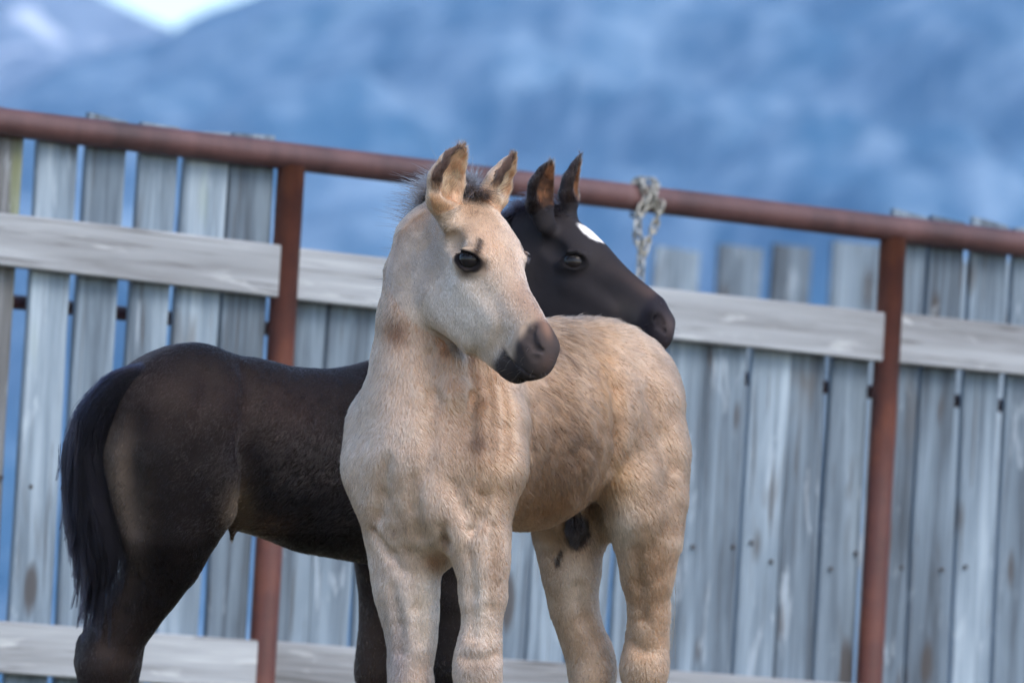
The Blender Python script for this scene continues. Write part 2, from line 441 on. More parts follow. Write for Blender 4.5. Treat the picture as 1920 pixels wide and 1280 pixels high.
# ------------------------------------------------------------------ bodies: a distance field meshed with surface nets
# body space: x right, y up, z away from the viewer, in metres, with its origin D0 in front of the camera
def P(px, py, d=0.0):
    k = 1 + d / FPX
    return np.array([(px - 960) * k, (640 - py) * k, d]) / 1080.0
def RAD(r, d=0.0): return r * (1 + d / FPX) / 1080.0
def to_world(v):
    v = np.asarray(v)
    return CAM + v[..., 0:1] * RIGHT + v[..., 1:2] * UP + (D0 + v[..., 2:3]) * FWD
def dir_world(v):
    v = np.asarray(v)
    return v[..., 0:1] * RIGHT + v[..., 1:2] * UP + v[..., 2:3] * FWD
def ground_y(px, d, z=0.0):
    """the picture row where a point at column px and depth d stands z above the ground"""
    lo, hi = 1000.0, 2300.0
    for _ in range(40):
        mid = (lo + hi) / 2
        if to_world(P(px, mid, d))[2] > GROUND + z: lo = mid
        else: hi = mid
    return lo

class Field:
    def __init__(self): self.p = []
    def seg(self, a, b, ra, rb, k=0.02, ax=None, s=1.0, op='u'):
        self.p.append(('seg', (np.asarray(a, float), np.asarray(b, float), ra, rb, None if ax is None else np.asarray(ax, float) / np.linalg.norm(ax), s), k, op))
    def ell(self, c, r, axes=None, k=0.02, op='u'):
        A = np.eye(3) if axes is None else np.array([np.asarray(x, float) / np.linalg.norm(x) for x in axes])
        self.p.append(('ell', (np.asarray(c, float), np.asarray(r, float), A), k, op))
    def chain(self, pts, k=0.02, ax=None, s=1.0, op='u'):
        """pts: (px, py, d, r) in picture units"""
        for (x0, y0, d0, r0), (x1, y1, d1, r1) in zip(pts, pts[1:]):
            self.seg(P(x0, y0, d0), P(x1, y1, d1), RAD(r0, d0), RAD(r1, d1), k, ax, s, op)
    def ball(self, px, py, d, r, k=0.02, op='u'):
        self.ell(P(px, py, d), [RAD(r, d)] * 3, None, k, op)
    def offset(self, v): self.p.append(('off', v, 0, 'o'))
    def value(self, q):
        q = np.asarray(q, float); X, Y, Z = q[:, 0], q[:, 1], q[:, 2]
        w = np.full(len(q), 0.2)
        for kind, a, k, op in self.p:
            if op == 'o': w = w + a; continue
            d = self._dist(kind, a, X, Y, Z)
            if op == 'u': e = np.maximum(k - np.abs(w - d), 0); w = np.minimum(w, d) - e * e / (4 * k)
            else: e = np.maximum(k - np.abs(w + d), 0); w = np.maximum(w, -d) + e * e / (4 * k)
        return w
    def depth(self, px, py, lo=-350, hi=1500):
        ds = np.arange(lo, hi, 4.0)
        v = self.value(np.array([P(px, py, d) for d in ds]))
        i = np.argmax(v < 0)
        return float(ds[i]) if v[i] < 0 else None
    def groove(self, pts, k=0.02, lo=-350):
        """pts: (px, py, radius, bite) laid on the surface that faces the viewer"""
        ch = []
        for x, y, r, bite in pts:
            d = self.depth(x, y, lo)
            if d is not None: ch.append((x, y, d - r + bite, r))
        if len(ch) > 1: self.chain(ch, k, op='s')
    @staticmethod
    def _dist(kind, a, X, Y, Z):
        if kind == 'seg':
            pa, pb, ra, rb, ax, s = a
            x, y, z = X - pa[0], Y - pa[1], Z - pa[2]
            ba = pb - pa
            if ax is not None:
                q = (x * ax[0] + y * ax[1] + z * ax[2]) * (1 / s - 1)
                x, y, z = x + q * ax[0], y + q * ax[1], z + q * ax[2]
                ba = ba + (ba @ ax) * (1 / s - 1) * ax
            t = np.clip((x * ba[0] + y * ba[1] + z * ba[2]) / max(ba @ ba, 1e-9), 0, 1)
            d = np.sqrt((x - t * ba[0]) ** 2 + (y - t * ba[1]) ** 2 + (z - t * ba[2]) ** 2) - (ra + (rb - ra) * t)
            return d * (min(1, s) ** 0.5)
        c, r, A = a
        x, y, z = X - c[0], Y - c[1], Z - c[2]
        u = [(x * A[i, 0] + y * A[i, 1] + z * A[i, 2]) for i in range(3)]
        k0 = np.sqrt(sum((u[i] / r[i]) ** 2 for i in range(3)))
        k1 = np.sqrt(sum((u[i] / r[i] ** 2) ** 2 for i in range(3))) + 1e-9
        return k0 * (k0 - 1) / k1
    def grid(self, lo, hi, h):
        lo = np.asarray(lo, float); n = np.ceil((np.asarray(hi) - lo) / h).astype(int) + 1
        D = np.full(n, 0.2, np.float32)
        g = [(lo[i] + h * np.arange(n[i])).astype(np.float32) for i in range(3)]
        for kind, a, k, op in self.p:
            if op == 'o':
                D += np.float32(a); continue
            if kind == 'seg':
                rr = max(a[2], a[3]) * max(1, a[5]); b0 = np.minimum(a[0], a[1]) - rr; b1 = np.maximum(a[0], a[1]) + rr
            else:
                e = np.sqrt((a[2] ** 2 * (a[1] ** 2)[:, None]).sum(0)); b0, b1 = a[0] - e, a[0] + e
            mg = k + 3 * h + 0.012
            i0 = np.clip(np.floor((b0 - mg - lo) / h).astype(int), 0, n); i1 = np.clip(np.ceil((b1 + mg - lo) / h).astype(int) + 1, 0, n)
            if (i1 <= i0).any(): continue
            sl = tuple(slice(i0[i], i1[i]) for i in range(3))
            X, Y, Z = np.meshgrid(g[0][sl[0]], g[1][sl[1]], g[2][sl[2]], indexing='ij', sparse=True)
            d = self._dist(kind, a, X, Y, Z).astype(np.float32)
            w = D[sl]
            if op == 'u':
                e = np.maximum(k - np.abs(w - d), 0); D[sl] = np.minimum(w, d) - e * e / (4 * k)
            else:
                e = np.maximum(k - np.abs(w + d), 0); D[sl] = np.maximum(w, -d) + e * e / (4 * k)
        return D, lo, h

def surface_nets(D, lo, h):
    S = D < 0
    n = np.array(D.shape)
    cnt = np.zeros(n - 1, np.int8)
    for dx in (0, 1):
        for dy in (0, 1):
            for dz in (0, 1):
                cnt += S[dx:n[0] - 1 + dx, dy:n[1] - 1 + dy, dz:n[2] - 1 + dz]
    act = np.argwhere((cnt > 0) & (cnt < 8))
    idx = np.full(n - 1, -1, np.int32); idx[tuple(act.T)] = np.arange(len(act))
    acc = np.zeros((len(act), 3)); num = np.zeros(len(act))
    cor = [(a, b, c) for a in (0, 1) for b in (0, 1) for c in (0, 1)]
    val = {c: D[act[:, 0] + c[0], act[:, 1] + c[1], act[:, 2] + c[2]].astype(np.float64) for c in cor}
    for c in cor:
        for ax in range(3):
            if c[ax] == 0:
                e = list(c); e[ax] = 1; e = tuple(e)
                a, b = val[c], val[e]; mk = (a < 0) != (b < 0)
                t = np.where(mk, a / np.where(mk, a - b, 1), 0)
                pt = np.tile(np.array(c, float), (len(act), 1)); pt[:, ax] = t
                acc[mk] += pt[mk]; num[mk] += 1
    V = lo + h * (act + acc / np.maximum(num, 1)[:, None])
    Q = []
    for ax in range(3):
        o1, o2 = [(1, 2), (2, 0), (0, 1)][ax]
        s0 = [slice(None)] * 3; s1 = [slice(None)] * 3
        s0[ax] = slice(0, -1); s1[ax] = slice(1, None)
        a, b = S[tuple(s0)], S[tuple(s1)]
        e = np.argwhere(a != b)
        ok = (e[:, o1] > 0) & (e[:, o2] > 0) & (e[:, o1] < n[o1] - 1) & (e[:, o2] < n[o2] - 1)
        e = e[ok]
        if not len(e): continue
        flip = a[tuple(e.T)]
        def cell(q1, q2):
            c = e.copy(); c[:, o1] -= q1; c[:, o2] -= q2
            return idx[tuple(c.T)]
        q = np.stack([cell(1, 1), cell(0, 1), cell(0, 0), cell(1, 0)], 1)
        q[~flip] = q[~flip][:, ::-1]
        Q.append(q[(q >= 0).all(1)])
    return V, np.concatenate(Q)

def mesh_field(F, lo, hi, h, box_lo, box_hi, h2):
    """coarse mesh outside the fine box (the head), fine mesh inside it"""
    V1, Q1 = surface_nets(*F.grid(lo, hi, h))
    V2, Q2 = surface_nets(*F.grid(np.asarray(box_lo) - 4 * h, np.asarray(box_hi) + 4 * h, h2))
    def inside(V, Q, g):
        c = V[Q].mean(1); return ((c > np.asarray(box_lo) - g) & (c < np.asarray(box_hi) + g)).all(1)
    Q1 = Q1[~inside(V1, Q1, -h * 0.8)]; Q2 = Q2[inside(V2, Q2, h * 0.8)]
    V = np.concatenate([V1, V2]); Q = np.concatenate([Q1, Q2 + len(V1)])
    used = np.zeros(len(V), bool); used[Q.ravel()] = True
    remap = np.cumsum(used) - 1
    return V[used], remap[Q]

class HeadFrame:
    def __init__(self, eye, h, e, q, eye_local=(150, 10, -80)):
        self.h = np.array(h, float); self.h[1] *= -1; self.h /= np.linalg.norm(self.h)     # given with y down
        e = np.array(e, float); e[1] *= -1; e -= (e @ self.h) * self.h; self.e = e / np.linalg.norm(e)
        self.n = np.cross(self.h, self.e)
        if self.n[1] < 0: self.n = -self.n
        self.q = q / 1080.0
        self.o = np.zeros(3); self.o = P(*eye) - self(*eye_local)
    def __call__(self, s, n, e): return self.o + self.q * (s * self.h + n * self.n + e * self.e)
    def local(self, V):
        w = (V - self.o) / self.q
        return np.stack([w @ self.h, w @ self.n, w @ self.e], 1)
    def axes(self): return [self.h, self.n, self.e]
    def r(self, *a): return [x * self.q for x in a] if len(a) > 1 else a[0] * self.q

EYE_DIR = np.array([0.833, 0.554])      # long axis of the eye opening in the (s, n) plane of the head
EYE_C = (150.0, 8.0, 48.0); EYE_R = 23.5; EYE_W = np.array([0.36, 0.28, 0.82]); EYE_W /= np.linalg.norm(EYE_W)
EYE_ANCHOR = (EYE_C[0] + EYE_W[0] * 22, EYE_C[1] + EYE_W[1] * 22, -(EYE_C[2] + EYE_W[2] * 22))
def eye_axes(H, sg):
    w = EYE_W[0] * H.h + EYE_W[1] * H.n + sg * EYE_W[2] * H.e
    d = H.h * EYE_DIR[0] + H.n * EYE_DIR[1]; d = d - (d @ w) * w; d /= np.linalg.norm(d)
    u = -H.h * EYE_DIR[1] + H.n * EYE_DIR[0]; u = u - (u @ w) * w - (u @ d) * d; u /= np.linalg.norm(u)
    return d, u, w
def head_prims(F, H, straight=False):
    A = H.axes(); K = 0.014
    def E(c, r, k=K, op='u', axes=None): F.ell(H(*c), np.array(r) * H.q, axes or A, k, op)
    def S(a, b, ra, rb, k=K, op='u', ax=None, s=1.0): F.seg(H(*a), H(*b), ra * H.q, rb * H.q, k, ax, s, op)
    E((85, -8, 0), (92, 64, 60), 0.03)
    E((105, 14, 0), (78, 52, 54), 0.03)                            # domed forehead
    E((160, 0, 0), (80, 50, 52), 0.03)
    S((150, -13, 0), (325, 1, 0), 55, 36, 0.02, ax=H.e, s=0.88)
    E((262, -52, 0), (75, 46, 36), 0.025)
    if straight: S((165, 26, 0), (322, 15, 0), 24, 20, 0.03)
    for sg in (-1, 1):
        E((140, -80, sg * 36), (82, 70, 25), 0.03)                 # cheek
        E((205, -62, sg * 32), (72, 46, 19), 0.025)
        S((165, -34, sg * 43), (262, -28, sg * 25), 8, 5, 0.03)     # cheek ridge
        E((134, 26, sg * 42), (32, 16, 18), 0.025)                 # brow
        E((348, 0, sg * 23), (26, 22, 17), 0.012)                  # nostril wing
    S((165, -112, 0), (320, -82, 0), 36, 23, 0.025)                # lower jaw
    for sg in (-1, 1): S((118, -108, sg * 26), (235, -110, sg * 17), 28, 22, 0.025)
    E((343, -17, 0), (43, 40, 38), 0.02)                           # muzzle
    E((368, -28, 0), (26, 32, 32), 0.014)                          # upper lip
    E((335, -62, 0), (38, 24, 29), 0.02)
    E((330, -80, 0), (32, 18, 25), 0.012)                          # chin
    for sg in (-1, 1):
        d, u, w = eye_axes(H, sg)
        F.ell(H(EYE_C[0], EYE_C[1], sg * EYE_C[2]) + w * 1.5 * H.q, np.array([37, 27, 25.5]) * H.q, [d, u, w], 0.014)   # lids
    for sg in (-1, 1):
        d, u, w = eye_axes(H, sg); c0 = H(EYE_C[0], EYE_C[1], sg * EYE_C[2])
        for a, b in ((-24, -10), (-10, 6), (6, 24)):                # hood of the upper lid
            F.seg(c0 + (d * a + u * (19 - a * a * 0.011) + w * (22 - a * a * 0.013)) * H.q, c0 + (d * b + u * (19 - b * b * 0.011) + w * (22 - b * b * 0.013)) * H.q, 5.5 * H.q, 5.5 * H.q, 0.006)
        for a, b in ((-20, 0), (0, 20)):                            # lower lid
            F.seg(c0 + (d * a + u * (-17 + a * a * 0.012) + w * (20 - a * a * 0.013)) * H.q, c0 + (d * b + u * (-17 + b * b * 0.012) + w * (20 - b * b * 0.013)) * H.q, 4 * H.q, 4 * H.q, 0.006)
    F.offset(0.002)
    # mouth
    for sg in (-1, 1):
        F.seg(H(312, -60, sg * 42), H(345, -63, sg * 36), 1.6 * H.q, 2.8 * H.q, 0.005, None, 1.0, 's')
        F.seg(H(345, -63, sg * 36), H(385, -66, sg * 14), 2.8 * H.q, 3.5 * H.q, 0.005, None, 1.0, 's')
    F.seg(H(368, -67, -26), H(368, -67, 26), 3.0 * H.q, 3.0 * H.q, 0.005, None, 1.0, 's')
    for sg in (-1, 1):
        d, u, w = eye_axes(H, sg)
        c0 = H(EYE_C[0], EYE_C[1], sg * EYE_C[2])
        F.ell(c0 + w * 27 * H.q - u * 1.0 * H.q, np.array([25, 14.0, 14]) * H.q, [d, u, w], 0.003, 's')                     # opening between the lids
        a0 = c0 + w * 22 * H.q
        F.seg(a0 - d * 20 * H.q + u * 26 * H.q - w * 4 * H.q, a0 + d * 20 * H.q + u * 27 * H.q - w * 4 * H.q, 2.5 * H.q, 2.5 * H.q, 0.006, None, 1.0, 's')   # crease of the upper lid
        F.seg(c0 + w * 22 * H.q - d * 20 * H.q, c0 + w * 14 * H.q - d * 35 * H.q + u * 3 * H.q, 5 * H.q, 1.5 * H.q, 0.004, None, 1.0, 's')   # inner corner
        E((108, 10, sg * 62), (24, 12, 8), 0.02, 's')              # hollow above the eye
        if sg < 0: continue                                        # the near nostril is cut by hand below
        F.seg(H(338, 25, sg * 31), H(352, 13, sg * 39), 5 * H.q, 10 * H.q, 0.006, None, 1.0, 's')
        F.seg(H(352, 13, sg * 39), H(370, -2, sg * 36), 10 * H.q, 9 * H.q, 0.006, None, 1.0, 's')
        F.seg(H(354, 10, sg * 38), H(338, -8, sg * 16), 10 * H.q, 8 * H.q, 0.005, None, 1.0, 's')
        F.seg(H(322, 12, sg * 36), H(346, -20, sg * 44), 2.5 * H.q, 3 * H.q, 0.010, None, 1.0, 's')   # fold behind the nostril

def ear_prims(F, pts, face, thick=0.74, cut=0.84, off=0.55):
    """pts: (px,py,d,r) from base to tip; face: direction the opening looks (y down)"""
    f = np.array(face, float); f[1] *= -1; f /= np.linalg.norm(f)
    n = len(pts)
    for i, ((x0, y0, d0, r0), (x1, y1, d1, r1)) in enumerate(zip(pts, pts[1:])):
        F.seg(P(x0, y0, d0), P(x1, y1, d1), RAD(r0, d0), RAD(r1, d1), 0.022 if i == 0 else 0.007, f, thick)
    x0, y0, d0, r0 = pts[1]
    cutp = [(x0 + 2, y0 + 0.25 * r0, d0, r0 * 0.45), (0.5 * (x0 + pts[2][0]), 0.5 * (y0 + pts[2][1]), 0.5 * (d0 + pts[2][2]), 0.5 * (r0 + pts[2][3]))] + list(pts[2:])
    for (x0, y0, d0, r0), (x1, y1, d1, r1) in zip(cutp, cutp[1:]):
        a = P(x0, y0, d0) + f * RAD(r0, d0) * off; b = P(x1, y1, d1) + f * RAD(r1, d1) * off
        F.seg(a, b, max(RAD(r0, d0) * cut - 0.0015, 0.001), max(RAD(r1, d1) * cut - 0.002, 0.0005), 0.004, f, thick * 0.92, 's')

def leg_tail(F, x, d, y_from, r_from, front=True, lean=0.0):
    """cannon, fetlock, pastern and hoof from the knee or hock down to the ground; the foot points along 'lean' (px)"""
    g = ground_y(x, d)
    L = g - y_from
    pts = [(x, y_from, d, r_from), (x - 2, y_from + 0.14 * L, d, 30), (x - 3, y_from + 0.52 * L, d, 27),
           (x - 4, y_from + 0.66 * L, d, 35), (x + lean * 0.5, y_from + 0.80 * L, d - abs(lean) * 0.3, 26), (x + lean, g - 52, d - abs(lean) * 0.6, 33)]
    F.chain(pts, 0.016)
    F.seg(P(x + lean, g - 50, d - abs(lean) * 0.6), P(x + lean * 1.3, g - 12, d - abs(lean) * 0.8), RAD(33, d), RAD(42, d), 0.008)
    F.ell(P(x + lean * 1.2, g + 42, d - abs(lean) * 0.8), np.array([90, 42, 90]) / 1080, None, 0.003, 's')

TAN_EARS = [
    ([(840, 406, -70, 26), (832, 372, -80, 37), (836, 340, -82, 39), (847, 310, -84, 29), (858, 290, -85, 16), (865, 277, -85, 4)], (0.74, 0.05, -0.67)),
    ([(908, 396, -5, 20), (922, 368, -8, 33), (935, 345, -8, 33), (949, 320, -8, 23), (958, 304, -8, 13), (963, 294, -8, 4)], (0.93, 0.10, -0.36)),
]
DARK_EARS = [
    ([(1022, 418, 1150, 22), (1012, 382, 1146, 29), (1014, 352, 1143, 28), (1022, 328, 1140, 19), (1029, 314, 1140, 10), (1033, 305, 1140, 3.5)], (0.74, 0.10, -0.66)),
    ([(1066, 398, 1215, 20), (1067, 368, 1215, 27), (1071, 342, 1215, 24), (1079, 317, 1215, 15), (1084, 303, 1215, 8), (1088, 293, 1215, 3.5)], (0.97, 0.10, -0.22)),
]

# ------------------------------------------------------------------ the tan foal: chest to the viewer, head turned to the right
def tan_field():
    F = Field()
    LAT = np.array([0.839, 0.0, -0.545]); ax_s = 0.86
    # trunk
    F.chain([(800, 835, 90, 122), (880, 825, 190, 165), (980, 812, 340, 178), (1082, 780, 490, 152), (1135, 740, 600, 136)], 0.05, LAT, ax_s)
    F.chain([(800, 705, 130, 85), (900, 695, 260, 85), (1010, 698, 420, 82), (1095, 685, 560, 78)], 0.06)          # withers and back
    # croup and rump
    F.ell(P(1166, 748, 600), np.array([114, 124, 152]) / 1080, [LAT, (0, 1, 0), (.545, 0, .839)], 0.05)
    F.ell(P(1068, 745, 660), np.array([100, 120, 150]) / 1080, [LAT, (0, 1, 0), (.545, 0, .839)], 0.05)
    # left hind leg (near side)
    F.chain([(1192, 770, 560, 96), (1210, 850, 555, 82), (1217, 930, 545, 74), (1216, 1010, 535, 64), (1214, 1080, 545, 51), (1217, 1150, 565, 40), (1213, 1205, 580, 41), (1208, 1255, 578, 46), (1206, 1300, 575, 38)], 0.035)
    F.chain([(1170, 800, 500, 62), (1178, 900, 470, 58), (1192, 960, 480, 54), (1206, 1030, 510, 44)], 0.035)         # front of the thigh, stifle
    F.chain([(1232, 1120, 590, 16), (1238, 1190, 622, 18), (1236, 1225, 618, 18)], 0.02)                            # tendon to the point of the hock
    F.chain([(1200, 850, 560, 74), (1140, 960, 600, 56)], 0.05)                                                    # inner thigh
    leg_tail(F, 1206, 575, 1300, 38, False, -10)
    # right hind leg (far side)
    F.chain([(1030, 770, 660, 90), (1058, 860, 655, 80), (1064, 950, 630, 73), (1068, 1020, 618, 64), (1071, 1080, 620, 54), (1076, 1140, 632, 46), (1091, 1190, 645, 42), (1107, 1230, 655, 44), (1111, 1270, 653, 43), (1110, 1310, 650, 37)], 0.035)
    F.chain([(1106, 1130, 660, 12), (1130, 1200, 690, 14), (1136, 1225, 688, 16)], 0.02)
    leg_tail(F, 1110, 650, 1310, 37, False, -10)
    F.chain([(1045, 860, 560, 60), (1040, 960, 560, 46)], 0.04)                                                    # right stifle
    # shoulders, chest
    F.chain([(880, 700, 100, 66), (903, 800, 62, 76), (903, 880, 42, 74), (888, 940, 40, 68)], 0.045)                # left shoulder
    F.chain([(938, 790, 75, 46), (920, 870, 40, 66), (914, 940, 42, 52)], 0.03)                                     # triceps
    F.chain([(740, 720, 170, 54), (718, 800, 140, 68), (711, 880, 120, 68), (734, 950, 110, 64)], 0.045)            # right shoulder
    F.chain([(732, 860, 100, 66), (740, 930, 96, 64), (752, 985, 100, 58)], 0.04)                                     # breast
    F.chain([(824, 860, 56, 76), (824, 935, 46, 74), (854, 985, 32, 58)], 0.04)
    F.chain([(782, 880, 90, 90), (796, 985, 98, 72), (818, 1032, 105, 46)], 0.04)
    # left foreleg
    F.chain([(890, 960, 35, 66), (898, 1010, 28, 60), (905, 1060, 22, 52), (906, 1120, 20, 47), (903, 1180, 20, 39), (897, 1222, 16, 43), (895, 1258, 12, 46), (896, 1290, 12, 42), (897, 1330, 14, 34)], 0.03)
    leg_tail(F, 897, 14, 1330, 34, True, -8)
    # right foreleg
    F.chain([(748, 960, 118, 66), (752, 1010, 118, 66), (758, 1065, 116, 65), (763, 1115, 114, 62), (770, 1165, 112, 53), (772, 1210, 110, 46), (768, 1250, 108, 41), (771, 1290, 106, 44), (772, 1330, 108, 34)], 0.03)
    leg_tail(F, 772, 108, 1330, 34, True, -8)
    # neck
    F.chain([(838, 408, 70, 54), (808, 455, 76, 68), (793, 520, 76, 74), (787, 600, 78, 82), (788, 690, 84, 96), (792, 770, 92, 116), (797, 840, 95, 134)], 0.03)
    F.chain([(825, 430, 125, 50), (806, 540, 165, 60), (806, 650, 190, 72), (825, 740, 210, 80)], 0.05)              # crest
    F.chain([(838, 630, 40, 24), (846, 675, 8, 30), (849, 735, 4, 34), (840, 810, 22, 40)], 0.02)                  # windpipe
    F.chain([(888, 650, 90, 36), (905, 720, 90, 56)], 0.05)
    F.offset(0.0075)
    # sheath
    F.chain([(1082, 940, 520, 20), (1080, 990, 516, 17), (1078, 1012, 514, 9)], 0.008)
    # head
    H = HeadFrame((876, 488, -120), (0.45, 0.715, -0.53), (0.74, 0.05, 0.67), 1.06, EYE_ANCHOR)
    head_prims(F, H)
    for pts, face in TAN_EARS: ear_prims(F, pts, face)
    # creases
    F.groove([(1003, 614, 4, 3), (997, 626, 6, 9), (997, 640, 7, 13), (1005, 652, 7, 12), (1017, 658, 5, 6)], 0.003)   # nostril
    F.groove([(1004, 632, 6, 4), (1008, 644, 6, 6)], 0.006)
    F.groove([(948, 668, 2.5, 2), (965, 681, 3, 4), (983, 693, 3, 5), (1003, 703, 3, 4)], 0.003)      # mouth
    F.groove([(985, 612, 5, -1), (983, 632, 6, 0), (990, 655, 5, 0), (1005, 672, 5, -1)], 0.010)   # fold behind it
    F.groove([(778, 900, 9, -3), (774, 950, 10, 0), (786, 1005, 10, 2)], 0.02)          # between the breast muscles
    F.groove([(828, 985, 7, 4), (834, 1012, 8, 9), (838, 1025, 6, 5)], 0.012)          # fold by the left arm
    F.groove([(700, 992, 6, 3), (735, 1040, 7, 5), (755, 1070, 6, 2)], 0.012)          # fold by the right arm
    F.groove([(1226, 735, 16, -5), (1250, 810, 16, -2.5), (1268, 870, 16, -4)], 0.02)       # seam of the thigh
    F.groove([(806, 660, 8, 1), (812, 740, 10, 3), (806, 820, 11, 2), (798, 880, 10, -1)], 0.018)     # jugular groove
    F.groove([(884, 668, 7, 0), (890, 740, 9, 2), (884, 810, 9, 0)], 0.014)
    F.groove([(912, 690, 6, -1), (922, 770, 8, 1.5), (918, 850, 7, 0)], 0.014)
    F.groove([(940, 720, 6, -1.5), (950, 800, 7, 0.5), (944, 870, 6, -1)], 0.014)
    F.groove([(848, 905, 10, 0), (872, 950, 10, 3), (885, 985, 8, 3), (880, 1020, 6, 0)], 0.016)      # point of the shoulder and arm
    F.groove([(722, 860, 10, -1), (716, 930, 10, 1), (708, 970, 9, 2)], 0.016)
    F.groove([(925, 985, 8, 0), (930, 1060, 9, 2), (922, 1140, 8, 1), (912, 1195, 6, 0)], 0.014)      # forearm muscles
    F.groove([(880, 1040, 7, 0), (884, 1110, 8, 1), (886, 1190, 7, 1)], 0.014)
    F.groove([(778, 1075, 7, 0), (786, 1140, 8, 2), (790, 1200, 7, 2)], 0.014)
    F.groove([(735, 1100, 7, 0), (748, 1170, 8, 1), (750, 1220, 7, 0)], 0.014)
    F.groove([(866, 1226, 8, -2), (882, 1234, 8, -1), (916, 1234, 8, -1), (930, 1224, 8, -2)], 0.014)     # above the knee
    F.groove([(1190, 1030, 8, 0), (1200, 1100, 9, 2), (1206, 1160, 8, 1)], 0.014)
    F.groove([(1085, 1100, 8, 0), (1098, 1160, 8, 2), (1118, 1200, 7, 1)], 0.014)
    F.groove([(1184, 1205, 8, -2), (1202, 1220, 8, -1), (1226, 1220, 8, -1)], 0.014)
    F.groove([(906, 930, 8, 2), (900, 965, 8, 4), (888, 990, 6, 2)], 0.015)
    F.groove([(1160, 720, 18, -5), (1168, 800, 18, -2), (1152, 870, 16, -1)], 0.025)      # flank
    return F, H

# ------------------------------------------------------------------ the dark foal: standing behind, seen from its right side
def dark_field():
    F = Field()
    LAT = np.array([0.6, 0.0, -0.8]); AX = np.array([0.8, 0, 0.6])
    F.chain([(350, 795, 960, 124), (470, 838, 1040, 152), (600, 868, 1130, 165), (710, 876, 1210, 176), (800, 850, 1290, 150)], 0.05, LAT, 0.86)
    F.chain([(370, 730, 970, 78), (470, 765, 1040, 74), (590, 800, 1130, 84), (690, 785, 1210, 86), (790, 750, 1270, 90)], 0.05)
    F.ell(P(350, 772, 920), np.array([102, 134, 156]) / 1080, [LAT, (0, 1, 0), AX], 0.05)
    F.ell(P(310, 780, 990), np.array([96, 126, 146]) / 1080, [LAT, (0, 1, 0), AX], 0.05)
    # right hind leg (near)
    F.chain([(304, 800, 880, 108), (292, 870, 872, 106), (300, 940, 870, 97), (308, 1005, 870, 86), (302, 1060, 880, 64), (274, 1110, 890, 55), (240, 1160, 900, 52), (210, 1208, 910, 50), (196, 1250, 915, 52), (190, 1295, 915, 44)], 0.035)
    F.chain([(372, 800, 880, 80), (385, 890, 872, 68), (378, 945, 866, 60), (330, 1020, 870, 56)], 0.04)
    F.chain([(205, 1130, 920, 14), (165, 1205, 930, 18), (157, 1235, 930, 18)], 0.025)
    leg_tail(F, 188, 915, 1295, 44, False, 16)
    # left hind leg (behind it)
    F.chain([(300, 850, 980, 95), (310, 950, 985, 78), (300, 1040, 990, 58), (262, 1120, 1000, 46), (226, 1200, 1010, 44), (215, 1250, 1010, 46), (218, 1300, 1010, 42)], 0.035)
    leg_tail(F, 218, 1010, 1300, 42, False, 16)
    # forelegs
    F.chain([(800, 860, 1180, 90), (835, 950, 1170, 75), (848, 1040, 1170, 58), (848, 1120, 1170, 50), (846, 1190, 1170, 42), (843, 1250, 1168, 44), (842, 1310, 1168, 34)], 0.035)
    leg_tail(F, 842, 1168, 1310, 34, True, 10)
    F.chain([(725, 900, 1320, 90), (722, 1000, 1320, 66), (724, 1080, 1320, 54), (722, 1150, 1320, 47), (714, 1210, 1318, 43), (710, 1260, 1318, 44), (710, 1310, 1318, 36)], 0.035)
    leg_tail(F, 710, 1318, 1310, 36, True, 10)
    # shoulder, chest, neck
    F.chain([(760, 745, 1200, 80), (800, 840, 1160, 95), (830, 900, 1170, 85)], 0.05)
    F.chain([(860, 840, 1290, 95), (850, 930, 1290, 80)], 0.05)
    F.chain([(800, 790, 1270, 126), (855, 700, 1280, 112), (915, 600, 1275, 98), (968, 505, 1260, 82), (1005, 440, 1245, 62)], 0.035)
    F.offset(0.0045)
    F.chain([(440, 970, 985, 14), (434, 1012, 980, 6)], 0.02)
    # head
    H = HeadFrame((1076, 489, 1120), (0.70, 0.51, -0.47), (0.55, 0.1, 0.83), 0.965 * 1.07, EYE_ANCHOR)
    head_prims(F, H, True)
    for pts, face in DARK_EARS: ear_prims(F, pts, face)
    F.groove([(1237, 588, 5, 4), (1231, 599, 6, 8), (1234, 611, 6, 9), (1245, 621, 5, 5)], 0.004, 600)     # nostril
    F.groove([(1240, 596, 6, 6), (1243, 609, 6, 8)], 0.005, 600)
    F.groove([(470, 690, 16, -5), (478, 760, 18, -2), (468, 850, 18, -2), (452, 930, 14, -1)], 0.022, 700)
    F.groove([(400, 700, 18, -6), (390, 780, 20, -4), (380, 850, 18, -6)], 0.025, 700)
    F.groove([(250, 1090, 10, -1), (225, 1150, 12, 1), (200, 1210, 10, 1)], 0.018, 700)
    F.groove([(250, 780, 16, -6), (235, 880, 18, -4), (245, 990, 16, -5)], 0.025, 700)
    return F, H

